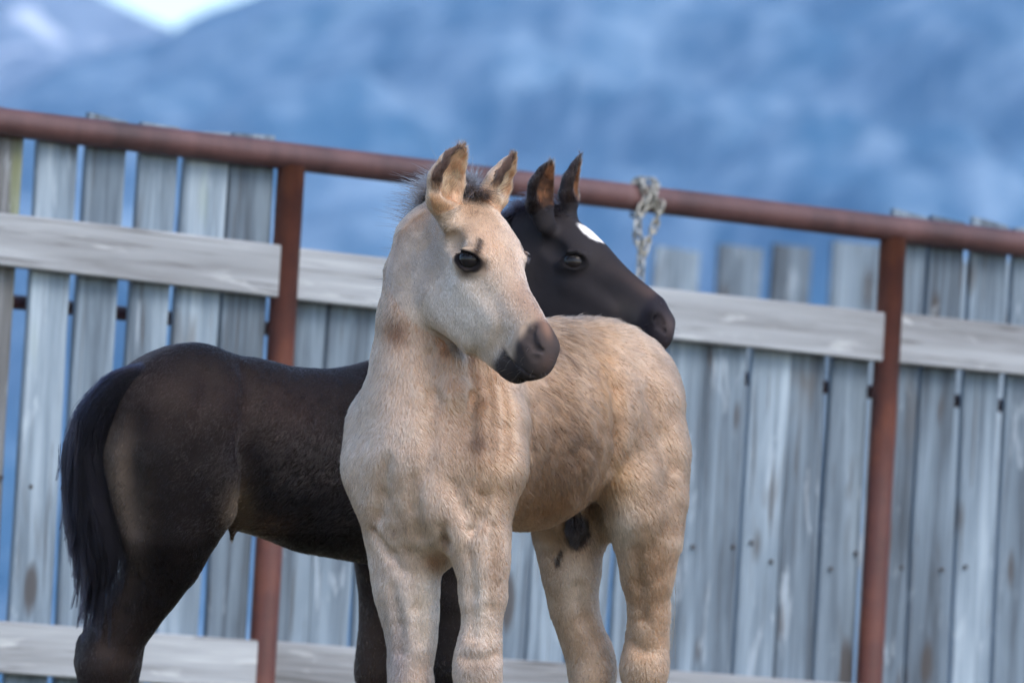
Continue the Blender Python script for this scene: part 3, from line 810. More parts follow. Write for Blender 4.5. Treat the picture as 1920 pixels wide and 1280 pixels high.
# ------------------------------------------------------------------ coat: colours, hair
def to_px(V):
    d = V[:, 2] * 1080; k = 1 + d / FPX
    return V[:, 0] * 1080 / k + 960, 640 - V[:, 1] * 1080 / k, d
class Paint:
    def __init__(self, V, base):
        self.x, self.y, self.d = to_px(V); self.V = V
        self.c = np.tile(srgb(*base), (len(V), 1)); self.wob = fbm(V, 14.0, 3, 3) * 0.22 + fbm(V, 55.0, 2, 8) * 0.10
    def put(self, w, col, s=1.0):
        w = np.clip(w, 0, 1)[:, None] * s; self.c = self.c * (1 - w) + srgb(*col) * w
    def blob(self, cx, cy, rx, ry, col, s=1.0, d0=-1e9, d1=1e9, rot=0.0, hard=1.0):
        dx, dy = self.x - cx, self.y - cy
        a = math.radians(rot); u, v = dx * math.cos(a) + dy * math.sin(a), -dx * math.sin(a) + dy * math.cos(a)
        q = np.sqrt((u / rx) ** 2 + (v / ry) ** 2) + self.wob * 0.8
        w = smooth01((1.25 - q) * hard / 1.0) if hard != 1.0 else np.exp(-q * q)
        self.put(w * ((self.d > d0) & (self.d < d1)), col, s)
def ear_axis(pts):
    return np.array([P(x, y, d) for x, y, d, r in pts]), np.array([RAD(r, d) for x, y, d, r in pts])
def ear_masks(V, N, pts, face):
    f = np.array(face, float); f[1] *= -1; f /= np.linalg.norm(f)
    A, R = ear_axis(pts)
    best = np.full(len(V), 9.0); tt = np.zeros(len(V)); ax = np.zeros_like(V); qq = np.zeros_like(V); rr_ = np.ones(len(V))
    for i in range(len(A) - 1):
        b = A[i + 1] - A[i]; t = np.clip(((V - A[i]) @ b) / (b @ b), 0, 1); q = A[i] + t[:, None] * b
        d = np.linalg.norm(V - q, axis=1) - (R[i] + (R[i + 1] - R[i]) * t); m_ = d < best
        best[m_] = d[m_]; tt[m_] = (i + t[m_]) / (len(A) - 1); ax[m_] = b / np.linalg.norm(b); qq[m_] = q[m_]; rr_[m_] = (R[i] + (R[i + 1] - R[i]) * t)[m_]
    near = (best < 0.006) & (tt > 0.16)
    sd_ = norm(np.cross(np.tile(f, (len(V), 1)), ax)); sd_[sd_[:, 0] > 0] *= -1
    edge = near & (((V - qq) * sd_).sum(1) / rr_ > 0.45) & (((V - qq) @ f) / rr_ > 0.02)
    inner = near & ((N @ f) > 0.15)
    return near, inner, tt, ax, edge

def curves_object(name, pts, rad, colors, mat, parent, origin):
    """pts (n,k,3) world, rad (n,k), colors (n,3)"""
    n, k, _ = pts.shape
    cu = bpy.data.hair_curves.new(name); cu.add_curves([k] * n)
    cu.points.foreach_set('position', (pts - origin).astype(np.float32).ravel())
    ra = cu.attributes.get('radius') or cu.attributes.new('radius', 'FLOAT', 'POINT')
    ra.data.foreach_set('value', rad.astype(np.float32).ravel())
    ca = cu.attributes.new('coat', 'FLOAT_COLOR', 'CURVE')
    ca.data.foreach_set('color', np.concatenate([colors, np.ones((n, 1))], 1).astype(np.float32).ravel())
    o = bpy.data.objects.new(name, cu); COL.objects.link(o); cu.materials.append(mat); o.parent = parent
    return o
def hair_material(name, rough=0.45, radial=0.75, coat=0.0, ior=1.55):
    mt = bpy.data.materials.new(name); mt.use_nodes = True; n = mt.node_tree.nodes; l = mt.node_tree.links
    n.remove(n['Principled BSDF'])
    h = n.new('ShaderNodeBsdfHairPrincipled'); h.model = 'CHIANG'; h.parametrization = 'COLOR'
    at = n.new('ShaderNodeAttribute'); at.attribute_name = 'coat'
    l.new(at.outputs['Color'], h.inputs['Color']); h.inputs['Roughness'].default_value = rough; h.inputs['Radial Roughness'].default_value = radial
    h.inputs['Coat'].default_value = coat; h.inputs['IOR'].default_value = ior
    l.new(h.outputs[0], n['Material Output'].inputs['Surface'])
    return mt
def coat_material(name, rough=0.85, spec=0.2, sheen=0.0):
    t = NT(name); at = t.new('ShaderNodeAttribute'); at.attribute_name = 'coat'
    t.l.new(at.outputs['Color'], t.b.inputs['Base Color']); t.b.inputs['Roughness'].default_value = rough
    t.b.inputs['Specular IOR Level'].default_value = spec; t.b.inputs['Sheen Weight'].default_value = sheen
    co = t.new('ShaderNodeTexCoord').outputs['Object']; t.bump(t.noise(co, 260, 4, 0.6), 0.35, 0.0012)
    return t.m
def eye_material():
    t = NT('eye'); t.set((0.010, 0.008, 0.008), 0.06); t.b.inputs['Specular IOR Level'].default_value = 0.28
    return t.m
EYE_MAT = eye_material()

def norm(a): return a / (np.linalg.norm(a, axis=-1, keepdims=True) + 1e-9)
def grow(V, Q, N, density, length, flow, colors, count, lift, rad0, seed, tuft, griz=None, fleck=None):
    """hair roots spread over the body by area times density; all in body space. returns pts, radii, colours"""
    rng = np.random.default_rng(seed)
    T = np.concatenate([Q[:, [0, 1, 2]], Q[:, [0, 2, 3]]])
    A = np.linalg.norm(np.cross(V[T[:, 1]] - V[T[:, 0]], V[T[:, 2]] - V[T[:, 0]]), axis=1) * density[T].mean(1)
    c = np.cumsum(A); ti = np.searchsorted(c, rng.random(count) * c[-1]); ti = np.minimum(ti, len(T) - 1)
    r1, r2 = np.sqrt(rng.random(count)), rng.random(count)
    w = np.stack([1 - r1, r1 * (1 - r2), r1 * r2], 1)
    def S(a):
        return (a[T[ti]] * (w[:, :, None] if a.ndim == 2 else w)).sum(1)
    root, nn, fl, col, ln, tuft = S(V), norm(S(N)), S(flow), S(colors), S(length), S(tuft)
    # tufts: a noise field bends neighbouring hairs together
    sw = np.stack([vnoise(root, 60.0, seed + 1), vnoise(root, 60.0, seed + 2), vnoise(root, 60.0, seed + 3)], 1) * 0.6 + np.stack([vnoise(root, 18.0, seed + 4), vnoise(root, 18.0, seed + 5), vnoise(root, 18.0, seed + 6)], 1) * 0.5
    fl = norm(fl) + sw * tuft[:, None] + rng.normal(0, 0.16, (count, 3))
    fl = norm(fl - (fl * nn).sum(1, keepdims=True) * nn)
    ln = ln * (0.65 + 0.6 * rng.random(count)) * (1 + 0.7 * tuft * vnoise(root, 40.0, seed + 7))
    lf = S(lift) * (0.8 + 0.5 * rng.random(count)) * (1 + 1.1 * tuft * vnoise(root, 70.0, seed + 9))
    d0 = norm(fl + nn * lf[:, None] * 1.5); d1 = norm(fl + nn * lf[:, None] * 0.8); d2 = norm(fl + nn * lf[:, None] * 0.25)
    p0 = root - nn * 0.001; p1 = p0 + d0 * (ln * 0.34)[:, None]; p2 = p1 + d1 * (ln * 0.34)[:, None]; p3 = p2 + d2 * (ln * 0.36)[:, None]
    pts = np.stack([p0, p1, p2, p3], 1)
    rr = rad0 * (0.7 + 0.6 * rng.random(count))
    rad = rr[:, None] * np.array([1.0, 0.9, 0.6, 0.12])
    b = np.exp(rng.normal(0, 0.16, count) + 0.16 * vnoise(root, 55.0, seed + 11))
    if griz is not None:                                                   # dark guard hairs mixed into the pale coat
        g = S(griz); hit = rng.random(count) < g * (0.7 + 0.6 * vnoise(root, 45.0, seed + 13)); b = np.where(hit, b * rng.uniform(0.18, 0.5, count), b)
    if fleck is not None: b = np.where(rng.random(count) < S(fleck), b * rng.uniform(2.0, 7.0, count), b)      # scattered brighter hairs
    col = np.clip(col * b[:, None], 0.002, 0.92)
    return pts, rad, col
def vertex_normals(V, Q):
    n = np.cross(V[Q[:, 2]] - V[Q[:, 0]], V[Q[:, 3]] - V[Q[:, 1]]); N = np.zeros_like(V)
    for k in range(4): np.add.at(N, Q[:, k], n)
    return norm(N)
def strands(path, n, spread, length_j, seed, k=7, wav=0.02, rad=0.00035, taper=1.0, clump=18):
    """locks of hair that follow a guide path in body space: path is a list of (point, radius)"""
    rng = np.random.default_rng(seed)
    C = np.array([p for p, r in path]); R = np.array([r for p, r in path])
    cl = rng.normal(0, 1, (clump, 3)); cend = 1 - length_j * rng.random(clump) ** 1.5
    ci = rng.integers(0, clump, n); off = cl[ci] * 0.62 + rng.normal(0, 0.36, (n, 3)); off /= np.maximum(1, np.linalg.norm(off, axis=1, keepdims=True) / 1.6)
    end = np.clip(cend[ci] * (1 - 0.25 * length_j * rng.random(n)), 0.15, 1); st = rng.random(n) ** 1.3 * 0.45
    ts = st[:, None] + (end - st).clip(0.1)[:, None] * np.linspace(0, 1, k)[None]
    u = ts * (len(C) - 1); i = np.clip(u.astype(int), 0, len(C) - 2); f = u - i
    p = C[i] * (1 - f)[..., None] + C[i + 1] * f[..., None]; r = R[i] * (1 - f) + R[i + 1] * f
    ph = rng.random((n, 3)) * 6.28
    wv = np.sin(ts[..., None] * 9 + ph[:, None, :]) * wav * np.linspace(0, 1, k)[None, :, None]
    pts = p + off[:, None, :] * r[..., None] * spread + wv
    return pts, np.tile(np.linspace(1, 0.25, k), (n, 1)) * rad

def add_eyes(H, root, origin):
    for sg in (-1, 1):
        me = bpy.data.meshes.new('eye'); bm = bmesh.new(); bmesh.ops.create_uvsphere(bm, u_segments=32, v_segments=20, radius=EYE_R * H.q)
        for f in bm.faces: f.smooth = True
        bm.to_mesh(me); bm.free()
        o = link('eye', me, EYE_MAT, root); o.location = Vector(to_world(H(EYE_C[0], EYE_C[1], sg * EYE_C[2])) - origin)

def add_lashes(H, root, origin, seed):
    rng = np.random.default_rng(seed); PT = []; RD = []
    for sg in (-1, 1):
        d, u, w = eye_axes(H, sg); c0 = H(EYE_C[0], EYE_C[1], sg * EYE_C[2])
        for j in range(90):
            a = rng.uniform(-0.85, 0.85); b = c0 + (d * 26 * a + u * 12.5 * math.sqrt(1 - a * a) + w * (26 - 9 * a * a)) * H.q
            dr = norm(w * 1.0 - u * rng.uniform(0.35, 0.8) + d * (a * 0.5 + rng.normal(0, 0.12))); ln = rng.uniform(7, 13) * H.q; k = np.linspace(0, 1, 5)[:, None]
            PT.append(b - w * 3 * H.q + dr * k * ln + u * (k ** 2) * ln * 0.35); RD.append(np.array([1, .9, .7, .5, .15]) * 0.00035)
    PT = np.array(PT); curves_object('lashes', to_world(PT), np.array(RD), np.tile(srgb(40, 34, 32), (len(PT), 1)), HAIR_LONG, root, origin)

def add_whiskers(V, N, Lc, near, root, origin, seed, count, col):
    rng = np.random.default_rng(seed); s, n = Lc[:, 0], Lc[:, 1]
    idx = np.where(near & (s > 318) & (n < 2) & (n > -112))[0]; pick = rng.choice(idx, count); k = np.linspace(0, 1, 6)[:, None]; PT = []
    for i in pick:
        dr = norm(N[i] + rng.normal(0, 0.28, 3)); ln = rng.uniform(0.008, 0.024); PT.append(V[i] + dr * k * ln + np.array([0, -1.0, 0]) * (k ** 2) * ln * rng.uniform(0.1, 0.45))
    curves_object('whiskers', to_world(np.array(PT)), np.tile(np.array([1, .9, .8, .6, .4, .15]) * 0.00016, (count, 1)), np.tile(srgb(*col), (count, 1)), HAIR_LONG, root, origin)

def head_paint(pt, Lc, dark, ring):
    """bare skin and dark points of the head: eye rims, nostrils, lips. Lc: head coordinates"""
    s, n, e = Lc[:, 0], Lc[:, 1], np.abs(Lc[:, 2])
    c = np.array(EYE_C); rel = np.stack([s - c[0], n - c[1], e - c[2]], 1)
    w = EYE_W; pr = rel @ w; d = np.array([EYE_DIR[0], EYE_DIR[1], 0]); d = d - (d @ w) * w; d /= np.linalg.norm(d); u = np.cross(w, d)
    if u[1] < 0: u = -u
    du, uu = rel @ d, rel @ u
    q = np.sqrt((du / 30) ** 2 + ((uu + 0.12 * du + 1) / 20) ** 2) + pt.wob * 0.45
    pt.put(smooth01((1.10 - q) / 0.2) * (pr > 8), ring)
    return du, uu, pr

HAIR_TAN = hair_material('tan_hair', 0.5, 0.85); HAIR_DARK = hair_material('dark_hair', 0.24, 0.35, 0.0, 1.31); HAIR_LONG = hair_material('long_hair', 0.35, 0.5, 0.0, 1.22)
COAT_TAN = coat_material('tan_coat', 0.9, 0.12, 0.0); COAT_DARK = coat_material('dark_coat', 0.6, 0.06, 0.0)

def put_body(root, origin, V, Q, col, mat):
    me = fast_mesh('body', to_world(V) - origin, Q)
    a = me.color_attributes.new('coat', 'FLOAT_COLOR', 'POINT')
    a.data.foreach_set('color', np.concatenate([col, np.ones((len(col), 1))], 1).astype(np.float32).ravel())
    return link('body', me, mat, root)

def build_tan():
    F, H = tan_field()
    V, Q = mesh_field(F, P(560, 1760, -420) - .02, P(1400, 200, 900) + .02, 0.0055, P(770, 740, -420), P(1070, 250, 120), 0.0026)
    N = vertex_normals(V, Q)
    pt = Paint(V, (174, 147, 121)); x, y, d = pt.x, pt.y, pt.d
    Lc = H.local(V); s, n, e = Lc.T
    head = (s > -20) & (s < 430) & (d < 60) & (y < 725) & (n > -165) & (np.abs(e) < 110)
    # large areas
    pt.blob(770, 800, 110, 190, (188, 164, 142), 0.9, d1=260)
    pt.blob(720, 900, 110, 150, (196, 176, 158), 0.8, d1=260)
    pt.blob(800, 960, 110, 90, (194, 170, 150), 0.8, d1=200)
    pt.blob(700, 480, 60, 160, (182, 160, 138), 0.8, d1=260)
    pt.blob(745, 520, 50, 90, (160, 132, 108), 0.65, d1=260)
    pt.blob(880, 760, 70, 110, (188, 150, 116), 0.7, d1=300)
    pt.blob(900, 880, 60, 70, (176, 142, 108), 0.6, d1=300)
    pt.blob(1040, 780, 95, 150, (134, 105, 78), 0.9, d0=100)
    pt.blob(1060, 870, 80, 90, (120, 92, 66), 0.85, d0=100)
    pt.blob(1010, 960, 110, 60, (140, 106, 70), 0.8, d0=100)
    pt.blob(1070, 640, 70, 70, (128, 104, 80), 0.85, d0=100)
    pt.blob(1200, 700, 80, 100, (162, 135, 110), 0.85, d0=300)
    pt.blob(1225, 960, 60, 110, (156, 130, 104), 0.7, d0=300)
    pt.blob(1130, 720, 30, 110, (170, 124, 76), 0.6, d0=200)
    pt.blob(1160, 900, 26, 60, (178, 140, 96), 0.6, d0=200)
    pt.blob(1170, 990, 26, 46, (222, 208, 192), 0.9, d0=300)
    pt.blob(1075, 1090, 50, 70, (204, 190, 174), 0.9, d0=300)
    pt.blob(1035, 1100, 22, 130, (150, 120, 88), 0.6, d0=300)
    pt.blob(1255, 1130, 20, 120, (150, 118, 86), 0.5, d0=300)
    pt.blob(1110, 1250, 46, 60, (176, 156, 134), 0.8, d0=300)
    pt.blob(1205, 1250, 46, 70, (170, 146, 120), 0.8, d0=300)
    # forelegs
    pt.blob(900, 1130, 46, 120, (192, 180, 166), 0.85, d1=200)
    pt.blob(930, 1060, 26, 90, (150, 126, 104), 0.7, d1=200)
    pt.blob(895, 1260, 46, 50, (150, 138, 126), 0.8, d1=200)
    pt.blob(760, 1150, 50, 130, (196, 186, 176), 0.85, d1=220)
    pt.blob(745, 1230, 26, 80, (140, 130, 128), 0.8, d1=220)
    pt.blob(800, 1120, 26, 90, (222, 206, 186), 0.8, d1=220)
    pt.blob(812, 1052, 20, 16, (150, 108, 76), 0.8, d1=220)
    pt.put(smooth01((y - 1330) / 60), (120, 104, 92), 0.8)
    hoof = to_world(V)[:, 2] < GROUND + 0.055; pt.put(hoof * 1.0, (58, 50, 44))
    # sheath, spots, and shade painted in the arm folds and by the windpipe
    pt.blob(1080, 990, 21, 36, (48, 42, 44), 1.0, d0=380, d1=560, hard=3.0)
    pt.blob(1048, 1044, 5, 16, (60, 50, 46), 1.0, d0=380, rot=15, hard=3.0)
    for cx, cy, rr_ in ((834, 1012, 9), (700, 985, 6), (738, 995, 4), (896, 828, 16), (760, 985, 5)): pt.blob(cx, cy, rr_, rr_ * 1.4, (120, 96, 78), 0.8, d1=300)  # those lying in the arm folds are painted crease shade
    pt.blob(742, 618, 24, 24, (118, 82, 56), 0.9, d1=200)
    pt.blob(830, 640, 14, 40, (176, 124, 76), 0.7, d1=200)  # orange shade beside the windpipe, painted into the coat
    # head
    pt.put(head * smooth01((Lc[:, 0] + 30) / 60), (184, 172, 156), 0.75)
    def hb(cs, cn, ce, rs, rn, re, col, st=1.0, mirror=True):
        ee = np.abs(e) if mirror else e
        q = np.sqrt(((s - cs) / rs) ** 2 + ((n - cn) / rn) ** 2 + ((ee - ce) / re) ** 2) + pt.wob * 0.8
        pt.put(np.exp(-q * q) * head, col, st)
    hb(90, 45, 0, 80, 40, 60, (184, 160, 134), 0.9)
    hb(150, 40, 30, 60, 30, 40, (186, 152, 120), 0.6)
    hb(255, 25, 0, 70, 30, 40, (164, 140, 120), 0.9)
    hb(200, -60, 60, 90, 60, 40, (190, 182, 170), 0.8)
    hb(250, -70, 40, 60, 40, 40, (190, 180, 166), 0.6)
    hb(40, 0, 60, 30, 40, 30, (196, 156, 118), 0.6)
    # dark muzzle
    fr = s + 0.35 * n + pt.wob * 22
    pt.put(head * smooth01((fr - 318) / 22) * smooth01((n + 105) / 10), (72, 67, 69), 0.96)
    pt.put(head * smooth01((s - 296) / 22) * smooth01((-42 - n) / 10), (58, 54, 55), 0.95)
    hb(342, 36, 0, 40, 12, 14, (150, 122, 106), 0.8); hb(386, -10, 0, 12, 26, 16, (104, 86, 80), 0.6)
    hb(352, 4, 44, 14, 14, 10, (46, 42, 44), 0.7)
    du, uu, pr = head_paint(pt, Lc, None, (42, 39, 41))
    pt.put(np.exp(-((du - 14 + 0.15 * (uu - 20)) / 7) ** 2) * smooth01((uu - 8) / 8) * smooth01((52 - uu) / 14) * (pr > 4), (62, 54, 50), 0.9)
    pt.put(np.exp(-((du - 30) / 9) ** 2 - (uu / 12) ** 2) * (pr > 0), (58, 52, 50), 0.8)
    pt.put(np.exp(-((du + 2) / 16) ** 2 - ((uu + 24) / 9) ** 2) * (pr > 0), (90, 80, 76), 0.8)
    # ears
    flow_ear = np.zeros_like(V); isear = np.zeros(len(V), bool); isin = np.zeros(len(V), bool)
    for pts, face in TAN_EARS:
        near, inner, tt, ax, edge = ear_masks(V, N, pts, face)
        pt.put(near & ~inner, (186, 162, 136), 0.8); pt.put(inner * 1.0, (204, 170, 138), 0.9); pt.put(inner * (0.5 + 1.2 * fbm(V, 90.0, 2, 4)), (150, 104, 68), 0.55)
        pt.put(edge * smooth01((tt - 0.22) / 0.15), (62, 44, 36), 0.95)
        pt.put(near * smooth01((tt - 0.86 + pt.wob * 0.08) / 0.08), (46, 34, 30), 0.95)
        flow_ear[near] = ax[near]; isear |= near; isin |= inner
    pt.c = pt.c ** 1.18 * np.array([0.91, 0.86, 0.85]); pt.c = pt.c * 0.88 + pt.c.mean(1, keepdims=True) * 0.12 * np.array([1.04, 1.0, 0.96])
    pt.c *= (1 + 0.10 * fbm(V, 30.0, 3, 2) + 0.05 * fbm(V, 9.0, 2, 6))[:, None]
    pt.c = np.clip(pt.c, 0.004, 0.9)
    gz = to_world(np.array([P(990, 1700, 300)]))[0]; origin = np.array([gz[0], gz[1], GROUND])
    root = empty('foal', tuple(origin)); tag(root, 'tan dun foal in front, chest to viewer, head turned right', 'foal', 'foals standing by the fence')
    put_body(root, origin, V, Q, pt.c, COAT_TAN)
    add_eyes(H, root, origin); add_lashes(H, root, origin, 4); add_whiskers(V, N, Lc, head, root, origin, 41, 70, (120, 106, 92))
    # hair
    rear = np.array([.545, -.06, .839]); down = np.array([0.0, -1.0, 0.0])
    flow = np.tile(rear * 0.55 + down * 0.75, (len(V), 1))
    flow[(y > 1000)] = down + rear * 0.15
    flow[(y < 720) & (d < 300) & ~head] = down * 0.9 + rear * 0.3 + np.array([-.1, 0, 0])
    flow[head] = H.h * 0.7 - H.n * 0.5 - np.sign(e[head])[:, None] * 0
    up_f = head & (s < 120); flow[up_f] = H.h * 0.8 + (np.sign(e)[:, None] * H.e * 0.5)[up_f]
    flow[isear] = flow_ear[isear]
    L = np.full(len(V), 0.013)
    def lb(cx, cy, rx, ry, v, d0=-1e9, d1=1e9):
        w = np.exp(-((x - cx) / rx) ** 2 - ((y - cy) / ry) ** 2) * ((d > d0) & (d < d1)); L[:] = L * (1 - w) + v * w
    lb(1050, 830, 140, 180, 0.021, 100); lb(1090, 610, 110, 60, 0.026, 100); lb(1200, 750, 90, 120, 0.014, 300); lb(770, 850, 140, 160, 0.011, d1=250)
    L[y > 1020] = 0.010; L[head] = 0.007; L[isear] = 0.005; L[isin] = 0.014
    L = np.where(head, np.clip(L - 0.0050 * smooth01((s - 285) / 60), 0.0020, 1), L)
    q_eye = np.sqrt((du / 34) ** 2 + (uu / 23) ** 2)
    dens = np.ones(len(V)); dens[head] = 2.2; dens[isear] = 2.5
    dens[head & (q_eye < 1.0) & (pr > 6)] = 0.0; dens[head & (fr > 345)] = 1.2; dens[head & (s > 385)] = 0.5; dens[hoof] = 0; dens[y > 1330] = 0.25
    TU = 0.26 + 0.34 * np.exp(-((x - 1070) / 130) ** 2 - ((y - 780) / 220) ** 2) * (d > 80); TU[isin] = 0.6
    def gb(cx, cy, rx, ry, d0=-1e9, d1=1e9): return np.exp(-((x - cx) / rx) ** 2 - ((y - cy) / ry) ** 2) * ((d > d0) & (d < d1))
    GZ = 0.05 + 0.34 * gb(1065, 850, 80, 110, 100) + 0.34 * gb(1075, 640, 75, 60, 100) + 0.14 * gb(1040, 760, 110, 160, 100) + 0.16 * gb(1225, 900, 70, 110, 300) + 0.15 * gb(930, 1050, 30, 100, -500, 200) + 0.12 * gb(750, 540, 50, 80, -500, 260) + 0.15 * gb(900, 850, 60, 70, -500, 260)
    GZ = np.where(head, 0.05 + 0.10 * smooth01((n - 0) / 30) + 0.12 * np.exp(-((s - 250) / 50) ** 2), GZ); GZ[isear] = 0.03
    LIFT = 0.28 + 0.20 * gb(1090, 600, 160, 60, 100) + 0.12 * gb(1060, 850, 120, 140, 100); LIFT[head] = 0.24
    pts, rad, col = grow(V, Q, N, dens, L, flow, pt.c, 600000, LIFT, 0.00034, 5, TU, GZ)
    curves_object('coat_hair', to_world(pts), rad, col, HAIR_TAN, root, origin)
    # fluff that fills the lower part of the ears
    rng = np.random.default_rng(12); PT = []; RD = []
    for pts_, face in TAN_EARS:
        f = np.array(face, float); f[1] *= -1; f /= np.linalg.norm(f)
        A, R = ear_axis(pts_)
        for j in range(420):
            u = rng.random() * 1.6; i = 1 + int(u); fr_ = u - int(u); c = A[i] * (1 - fr_) + A[i + 1] * fr_; rr_ = R[i] * (1 - fr_) + R[i + 1] * fr_; ax_ = norm(A[i + 1] - A[i]); sd_ = norm(np.cross(f, ax_))
            b = c + sd_ * rng.uniform(-0.7, 0.7) * rr_ + f * rng.uniform(-0.35, 0.05) * rr_; dr = norm(ax_ * rng.uniform(0.2, 0.9) + f * rng.uniform(0.3, 0.9) + sd_ * rng.normal(0, 0.5)); ln = rng.uniform(0.012, 0.024) * (1 - 0.25 * u); k = np.linspace(0, 1, 5)[:, None]
            PT.append(b + dr * k * ln + ax_ * (k ** 2) * ln * 0.4); RD.append(np.array([1, .9, .7, .5, .12]) * 0.00032)
    PT = np.array(PT); fc = np.clip(np.tile(srgb(206, 172, 138), (len(PT), 1)) * np.exp(rng.normal(0, 0.3, (len(PT), 1))), 0.02, 0.85)
    curves_object('ear_fluff', to_world(PT), np.array(RD), fc, HAIR_TAN, root, origin)
    # mane: a short fuzzy crest and forelock between the ears
    PT, RD = [], []
    rng = np.random.default_rng(3)
    crest = [((884, 352, -15), 12), ((862, 352, 20), 14), ((830, 352, 65), 18), ((806, 372, 120), 18), ((795, 410, 165), 18), ((790, 480, 205), 18), ((790, 560, 235), 18), ((800, 640, 260), 18), ((820, 690, 280), 18)]
    for (a, ra), (b, rb) in zip(crest, crest[1:]):
        for j in range(130):
            u = rng.random(); c = P(*a) * (1 - u) + P(*b) * u + rng.normal(0, 0.006, 3)
            dr = norm(np.array([rng.normal(-0.35, 0.5), rng.normal(0.85, 0.25), rng.normal(0.2, 0.5)]))
            ln = rng.uniform(0.035, 0.068); k = np.linspace(0, 1, 5)[:, None]
            sag = np.array([rng.normal(-.2, .5), -0.5, rng.normal(0, .4)])
            for _ in range(5):
                PT.append(c - dr * 0.012 + rng.normal(0, 0.0035, 3) + (dr + rng.normal(0, 0.12, 3)) * k * ln + sag * (k ** 2) * ln * 0.5); RD.append(np.array([1, .9, .75, .5, .15]) * 0.00045)
    for j in range(60):                                                    # forelock
        u = rng.random(); c = P(872, 350, -30) * (1 - u) + P(916, 366, -45) * u + rng.normal(0, 0.004, 3)
        dr = norm(np.array([rng.normal(0.25, 0.4), rng.normal(0.45, 0.35), rng.normal(-0.4, 0.4)])); ln = rng.uniform(0.02, 0.042); k = np.linspace(0, 1, 5)[:, None]
        for _ in range(7):
            PT.append(c - dr * 0.008 + rng.normal(0, 0.003, 3) + (dr + rng.normal(0, 0.12, 3)) * k * ln + np.array([0.2, -1.0, -0.2]) * (k ** 2) * ln * 0.6); RD.append(np.array([1, .9, .75, .5, .15]) * 0.00045)
    PT = np.array(PT); RD = np.array(RD)
    mc = np.clip(np.tile(srgb(74, 64, 58), (len(PT), 1)) * np.exp(np.random.default_rng(1).normal(0, 0.4, (len(PT), 1))), 0.01, 0.6)
    curves_object('mane', to_world(PT), RD, mc, HAIR_LONG, root, origin)
    pth = [(P(1165, 690, 790), 0.012), (P(1180, 760, 830), 0.02), (P(1205, 900, 820), 0.028), (P(1225, 1050, 800), 0.03), (P(1232, 1180, 780), 0.026), (P(1236, 1290, 770), 0.016)]
    tp, tr = strands(pth, 2600, 1.0, 0.35, 9, wav=0.006)
    curves_object('tail', to_world(tp), tr, np.clip(np.tile(srgb(120, 92, 66), (len(tp), 1)) * np.exp(RNG.normal(0, .3, (len(tp), 1))), .01, .6), HAIR_LONG, root, origin)

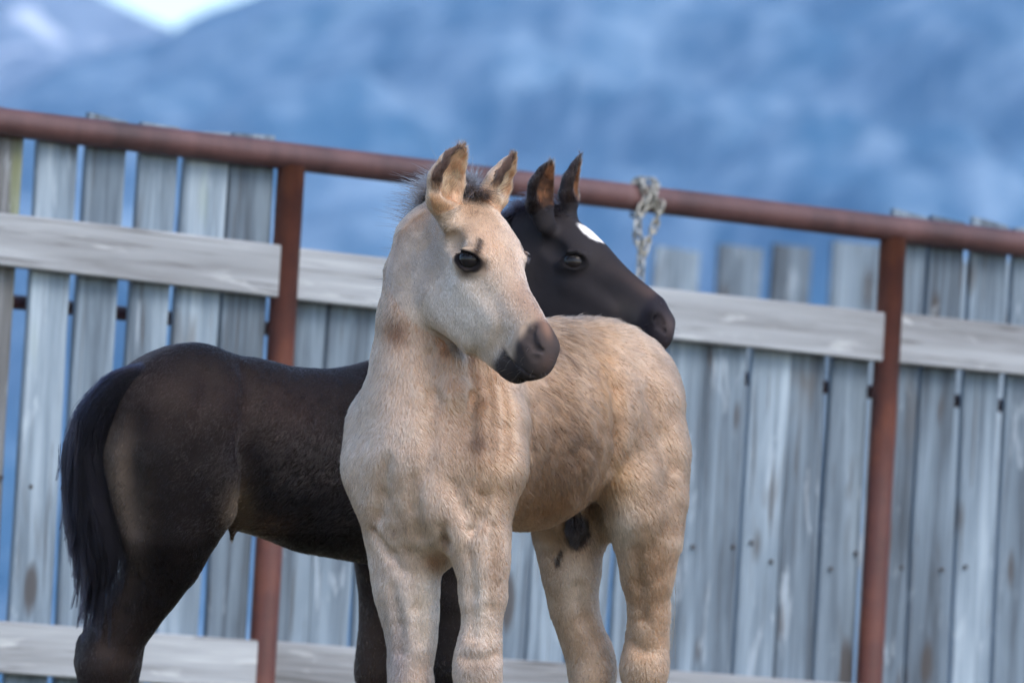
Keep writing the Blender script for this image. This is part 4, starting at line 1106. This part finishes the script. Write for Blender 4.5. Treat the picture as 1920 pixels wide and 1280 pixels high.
def build_dark():
    F, H = dark_field()
    V, Q = mesh_field(F, P(60, 1760, 600) - .02, P(1340, 220, 1600) + .02, 0.006, P(940, 720, 800), P(1320, 270, 1330), 0.003)
    N = vertex_normals(V, Q)
    pt = Paint(V, (22, 18, 18)); x, y, d = pt.x, pt.y, pt.d
    Lc = H.local(V); s, n, e = Lc.T
    head = (s > -20) & (s < 440) & (x > 960) & (y < 720) & (n > -170) & (np.abs(e) < 110)
    pt.blob(215, 930, 40, 120, (96, 84, 74), 0.85, d1=1000)  # pale sheen down the buttock, painted into the coat here and below
    pt.blob(245, 1010, 30, 70, (90, 78, 70), 0.5, d1=1000)
    pt.blob(455, 960, 26, 46, (100, 86, 70), 0.85)
    pt.blob(500, 985, 46, 22, (70, 50, 40), 0.8)
    pt.blob(330, 740, 120, 60, (40, 31, 28), 0.8)
    pt.blob(520, 760, 90, 60, (42, 32, 29), 0.7)
    pt.blob(200, 1220, 70, 80, (54, 45, 42), 0.8); pt.blob(690, 1200, 60, 140, (74, 62, 56), 0.8); pt.blob(845, 1150, 60, 200, (46, 40, 38), 0.8)
    pt.put(smooth01((y - 1330) / 60), (70, 60, 54), 0.8)
    hoof = to_world(V)[:, 2] < GROUND + 0.055; pt.put(hoof * 1.0, (50, 44, 40))
    pt.put(head * 1.0, (44, 41, 43), 0.85)
    def hb(cs, cn, ce, rs, rn, re, col, st=1.0):
        q = np.sqrt(((s - cs) / rs) ** 2 + ((n - cn) / rn) ** 2 + ((np.abs(e) - ce) / re) ** 2) + pt.wob * 0.8
        pt.put(np.exp(-q * q) * head, col, st)
    hb(280, 34, 0, 90, 10, 22, (84, 68, 63), 0.8); hb(300, -10, 35, 40, 20, 30, (72, 66, 64), 0.7)
    pt.put(head * smooth01((s + 0.3 * n + pt.wob * 20 - 318) / 22), (34, 32, 38), 0.95)
    hb(378, 10, 0, 22, 26, 24, (76, 66, 64), 0.7); hb(388, -60, 0, 14, 16, 30, (140, 96, 76), 0.8)
    hb(352, 10, 40, 20, 16, 14, (20, 18, 20), 0.9)
    # white star
    q = np.sqrt(((s - 127) / 33) ** 2 + ((e + 3) / 21) ** 2) + pt.wob * 0.6
    pt.put(head * (n > 8) * smooth01((1.12 - q + 0.14 * fbm(V, 120.0, 2, 9)) / 0.36), (218, 214, 210))
    du, uu, pr = head_paint(pt, Lc, None, (26, 24, 25))
    flow_ear = np.zeros_like(V); isear = np.zeros(len(V), bool); isin = np.zeros(len(V), bool)
    for pts, face in DARK_EARS:
        near, inner, tt, ax, edge = ear_masks(V, N, pts, face)
        pt.put(near & ~inner, (44, 37, 36), 0.9); pt.put(inner * 1.0, (104, 72, 50), 0.9); pt.put(inner * (0.5 + 1.4 * fbm(V, 90.0, 2, 4)), (44, 32, 28), 0.8)
        pt.put(edge * 1.0, (24, 20, 20), 0.95); pt.put(near * smooth01((tt - 0.80) / 0.08), (26, 22, 22), 0.95)
        flow_ear[near] = ax[near]; isear |= near; isin |= inner
    pt.c *= (1 + 0.12 * fbm(V, 26.0, 3, 2))[:, None]; pt.c = np.clip(pt.c, 0.003, 0.9)
    g = to_world(np.array([P(520, 1680, 1050)]))[0]; origin = np.array([g[0], g[1], GROUND])
    root = empty('foal', tuple(origin)); tag(root, 'dark brown foal with white star on its forehead, standing behind the tan one', 'foal', 'foals standing by the fence')
    put_body(root, origin, V, Q, pt.c, COAT_DARK); add_eyes(H, root, origin); add_lashes(H, root, origin, 8); add_whiskers(V, N, Lc, head, root, origin, 43, 60, (70, 62, 60))
    rear = np.array([-.78, -.04, -.6]); down = np.array([0.0, -1.0, 0.0])
    flow = np.tile(rear * 0.6 + down * 0.6, (len(V), 1)); flow[y > 1000] = down + rear * 0.1
    flow[head] = H.h; flow[isear] = flow_ear[isear]
    L = np.full(len(V), 0.010); L[head] = 0.005; L[isear] = 0.007; L[isin] = 0.012
    w = np.exp(-((x - 590) / 120) ** 2 - ((y - 880) / 110) ** 2); L = L * (1 - w) + 0.017 * w
    dens = np.ones(len(V)); dens[head] = 1.6; dens[isear] = 2.0; q_eye = np.sqrt((du / 34) ** 2 + (uu / 23) ** 2)
    dens[head & (q_eye < 1.0) & (pr > 6)] = 0; dens[head & (s > 345)] = 0.1; dens[hoof] = 0; dens[y > 1330] = 0.25
    pts, rad, col = grow(V, Q, N, dens, L, flow, pt.c, 280000, 0.14 + 0.16 * w, 0.00034, 15, 0.25 + 0.4 * w, None, 0.06 + 0.12 * w)
    curves_object('coat_hair', to_world(pts), rad, col, HAIR_DARK, root, origin)
    # tail
    pth = [(P(262, 700, 850), 0.020), (P(217, 726, 842), 0.028), (P(175, 780, 838), 0.032), (P(154, 850, 836), 0.033), (P(163, 930, 834), 0.038), (P(178, 1000, 832), 0.044), (P(188, 1060, 832), 0.046), (P(188, 1130, 832), 0.036)]
    tp, tr = strands(pth, 8500, 0.68, 0.5, 21, k=9, wav=0.009, rad=0.00042, clump=60)
    rng = np.random.default_rng(77); W, WR = [], []
    C = np.array([p for p, r in pth])
    for j in range(260):                                                   # loose locks that leave the tail backwards and end in points
        u = rng.uniform(1.8, 6.6); i = int(u); c = C[i] * (1 - u + i) + C[i + 1] * (u - i); dn = norm(norm(C[i + 1] - C[i]) * 0.35 + np.array([0.05, -1.0, 0]))
        c = c + np.array([rng.normal(-0.008, 0.014), 0, rng.normal(0, 0.02)]); ln = rng.uniform(0.06, 0.13)
        out = np.array([-rng.uniform(0.0, 0.30 + 0.035 * u), 0, rng.normal(0, 0.2)]); kk = np.linspace(0, 1, 9)[:, None]; curl = rng.uniform(-0.2, 0.7)
        for _ in range(16):
            b = rng.normal(0, 0.0035, 3)
            W.append(c + b * (1 - 0.85 * kk) + dn * kk * ln + out * ln * (kk ** 1.6) * 0.55 - out * curl * ln * kk ** 3 * 0.4 + rng.normal(0, 0.0012, 3) * kk); WR.append(np.linspace(1, 0.25, 9) * 0.00042)
    tp = np.concatenate([tp, np.array(W)]); tr = np.concatenate([tr, np.array(WR)])
    tc = np.clip(np.tile(srgb(20, 19, 26), (len(tp), 1)) * np.exp(RNG.normal(0, .3, (len(tp), 1))), .002, .4)
    curves_object('tail', to_world(tp), tr, tc, HAIR_LONG, root, origin)
    # mane
    PT, RD = [], []; rng = np.random.default_rng(33)
    crest = [((1046, 392, 1200), 0), ((1010, 384, 1225), 0), ((975, 395, 1250), 0), ((945, 430, 1275), 0), ((905, 500, 1295), 0), ((850, 590, 1310), 0), ((790, 670, 1310), 0)]
    for (a, _), (b, _) in zip(crest, crest[1:]):
        for j in range(140):
            u = rng.random(); c = P(*a) * (1 - u) + P(*b) * u + rng.normal(0, 0.006, 3); dr = norm(np.array([rng.normal(-0.5, 0.3), rng.normal(0.75, 0.25), rng.normal(-0.2, 0.5)]))
            ln = rng.uniform(0.03, 0.06); k = np.linspace(0, 1, 5)[:, None]
            for _ in range(5):
                PT.append(c - dr * 0.012 + rng.normal(0, 0.0035, 3) + (dr + rng.normal(0, 0.1, 3)) * k * ln + np.array([-.2, -1.0, -.4]) * (k ** 2) * ln * 0.5); RD.append(np.array([1, .9, .75, .5, .15]) * 0.00045)
    PT = np.array(PT); RD = np.array(RD)
    mc = np.clip(np.tile(srgb(36, 32, 36), (len(PT), 1)) * np.exp(rng.normal(0, 0.3, (len(PT), 1))), 0.002, 0.4)
    curves_object('mane', to_world(PT), RD, mc, HAIR_LONG, root, origin)

scene.cycles_curves.shape = 'RIBBONS'; scene.cycles_curves.subdivisions = 2
build_tan()
build_dark()

# ------------------------------------------------------------------ haze between here and the mountains
def build_haze():
    bm = bmesh.new(); bmesh.ops.create_cube(bm, size=1.0)
    me = bpy.data.meshes.new('haze'); bm.to_mesh(me); bm.free()
    mt = bpy.data.materials.new('haze'); mt.use_nodes = True; n = mt.node_tree.nodes; n.remove(n['Principled BSDF'])
    v = n.new('ShaderNodeVolumePrincipled'); v.inputs['Color'].default_value = (0.32, 0.60, 1.0, 1); v.inputs['Density'].default_value = 1.0e-4
    v.inputs['Anisotropy'].default_value = 0.0
    mt.node_tree.links.new(v.outputs[0], n['Material Output'].inputs['Volume'])
    o = link('haze', me, mt); o.scale = (9000, 4700, 700); o.location = (0, 2150, 346)
    tag(o, kind='stuff')
build_haze()
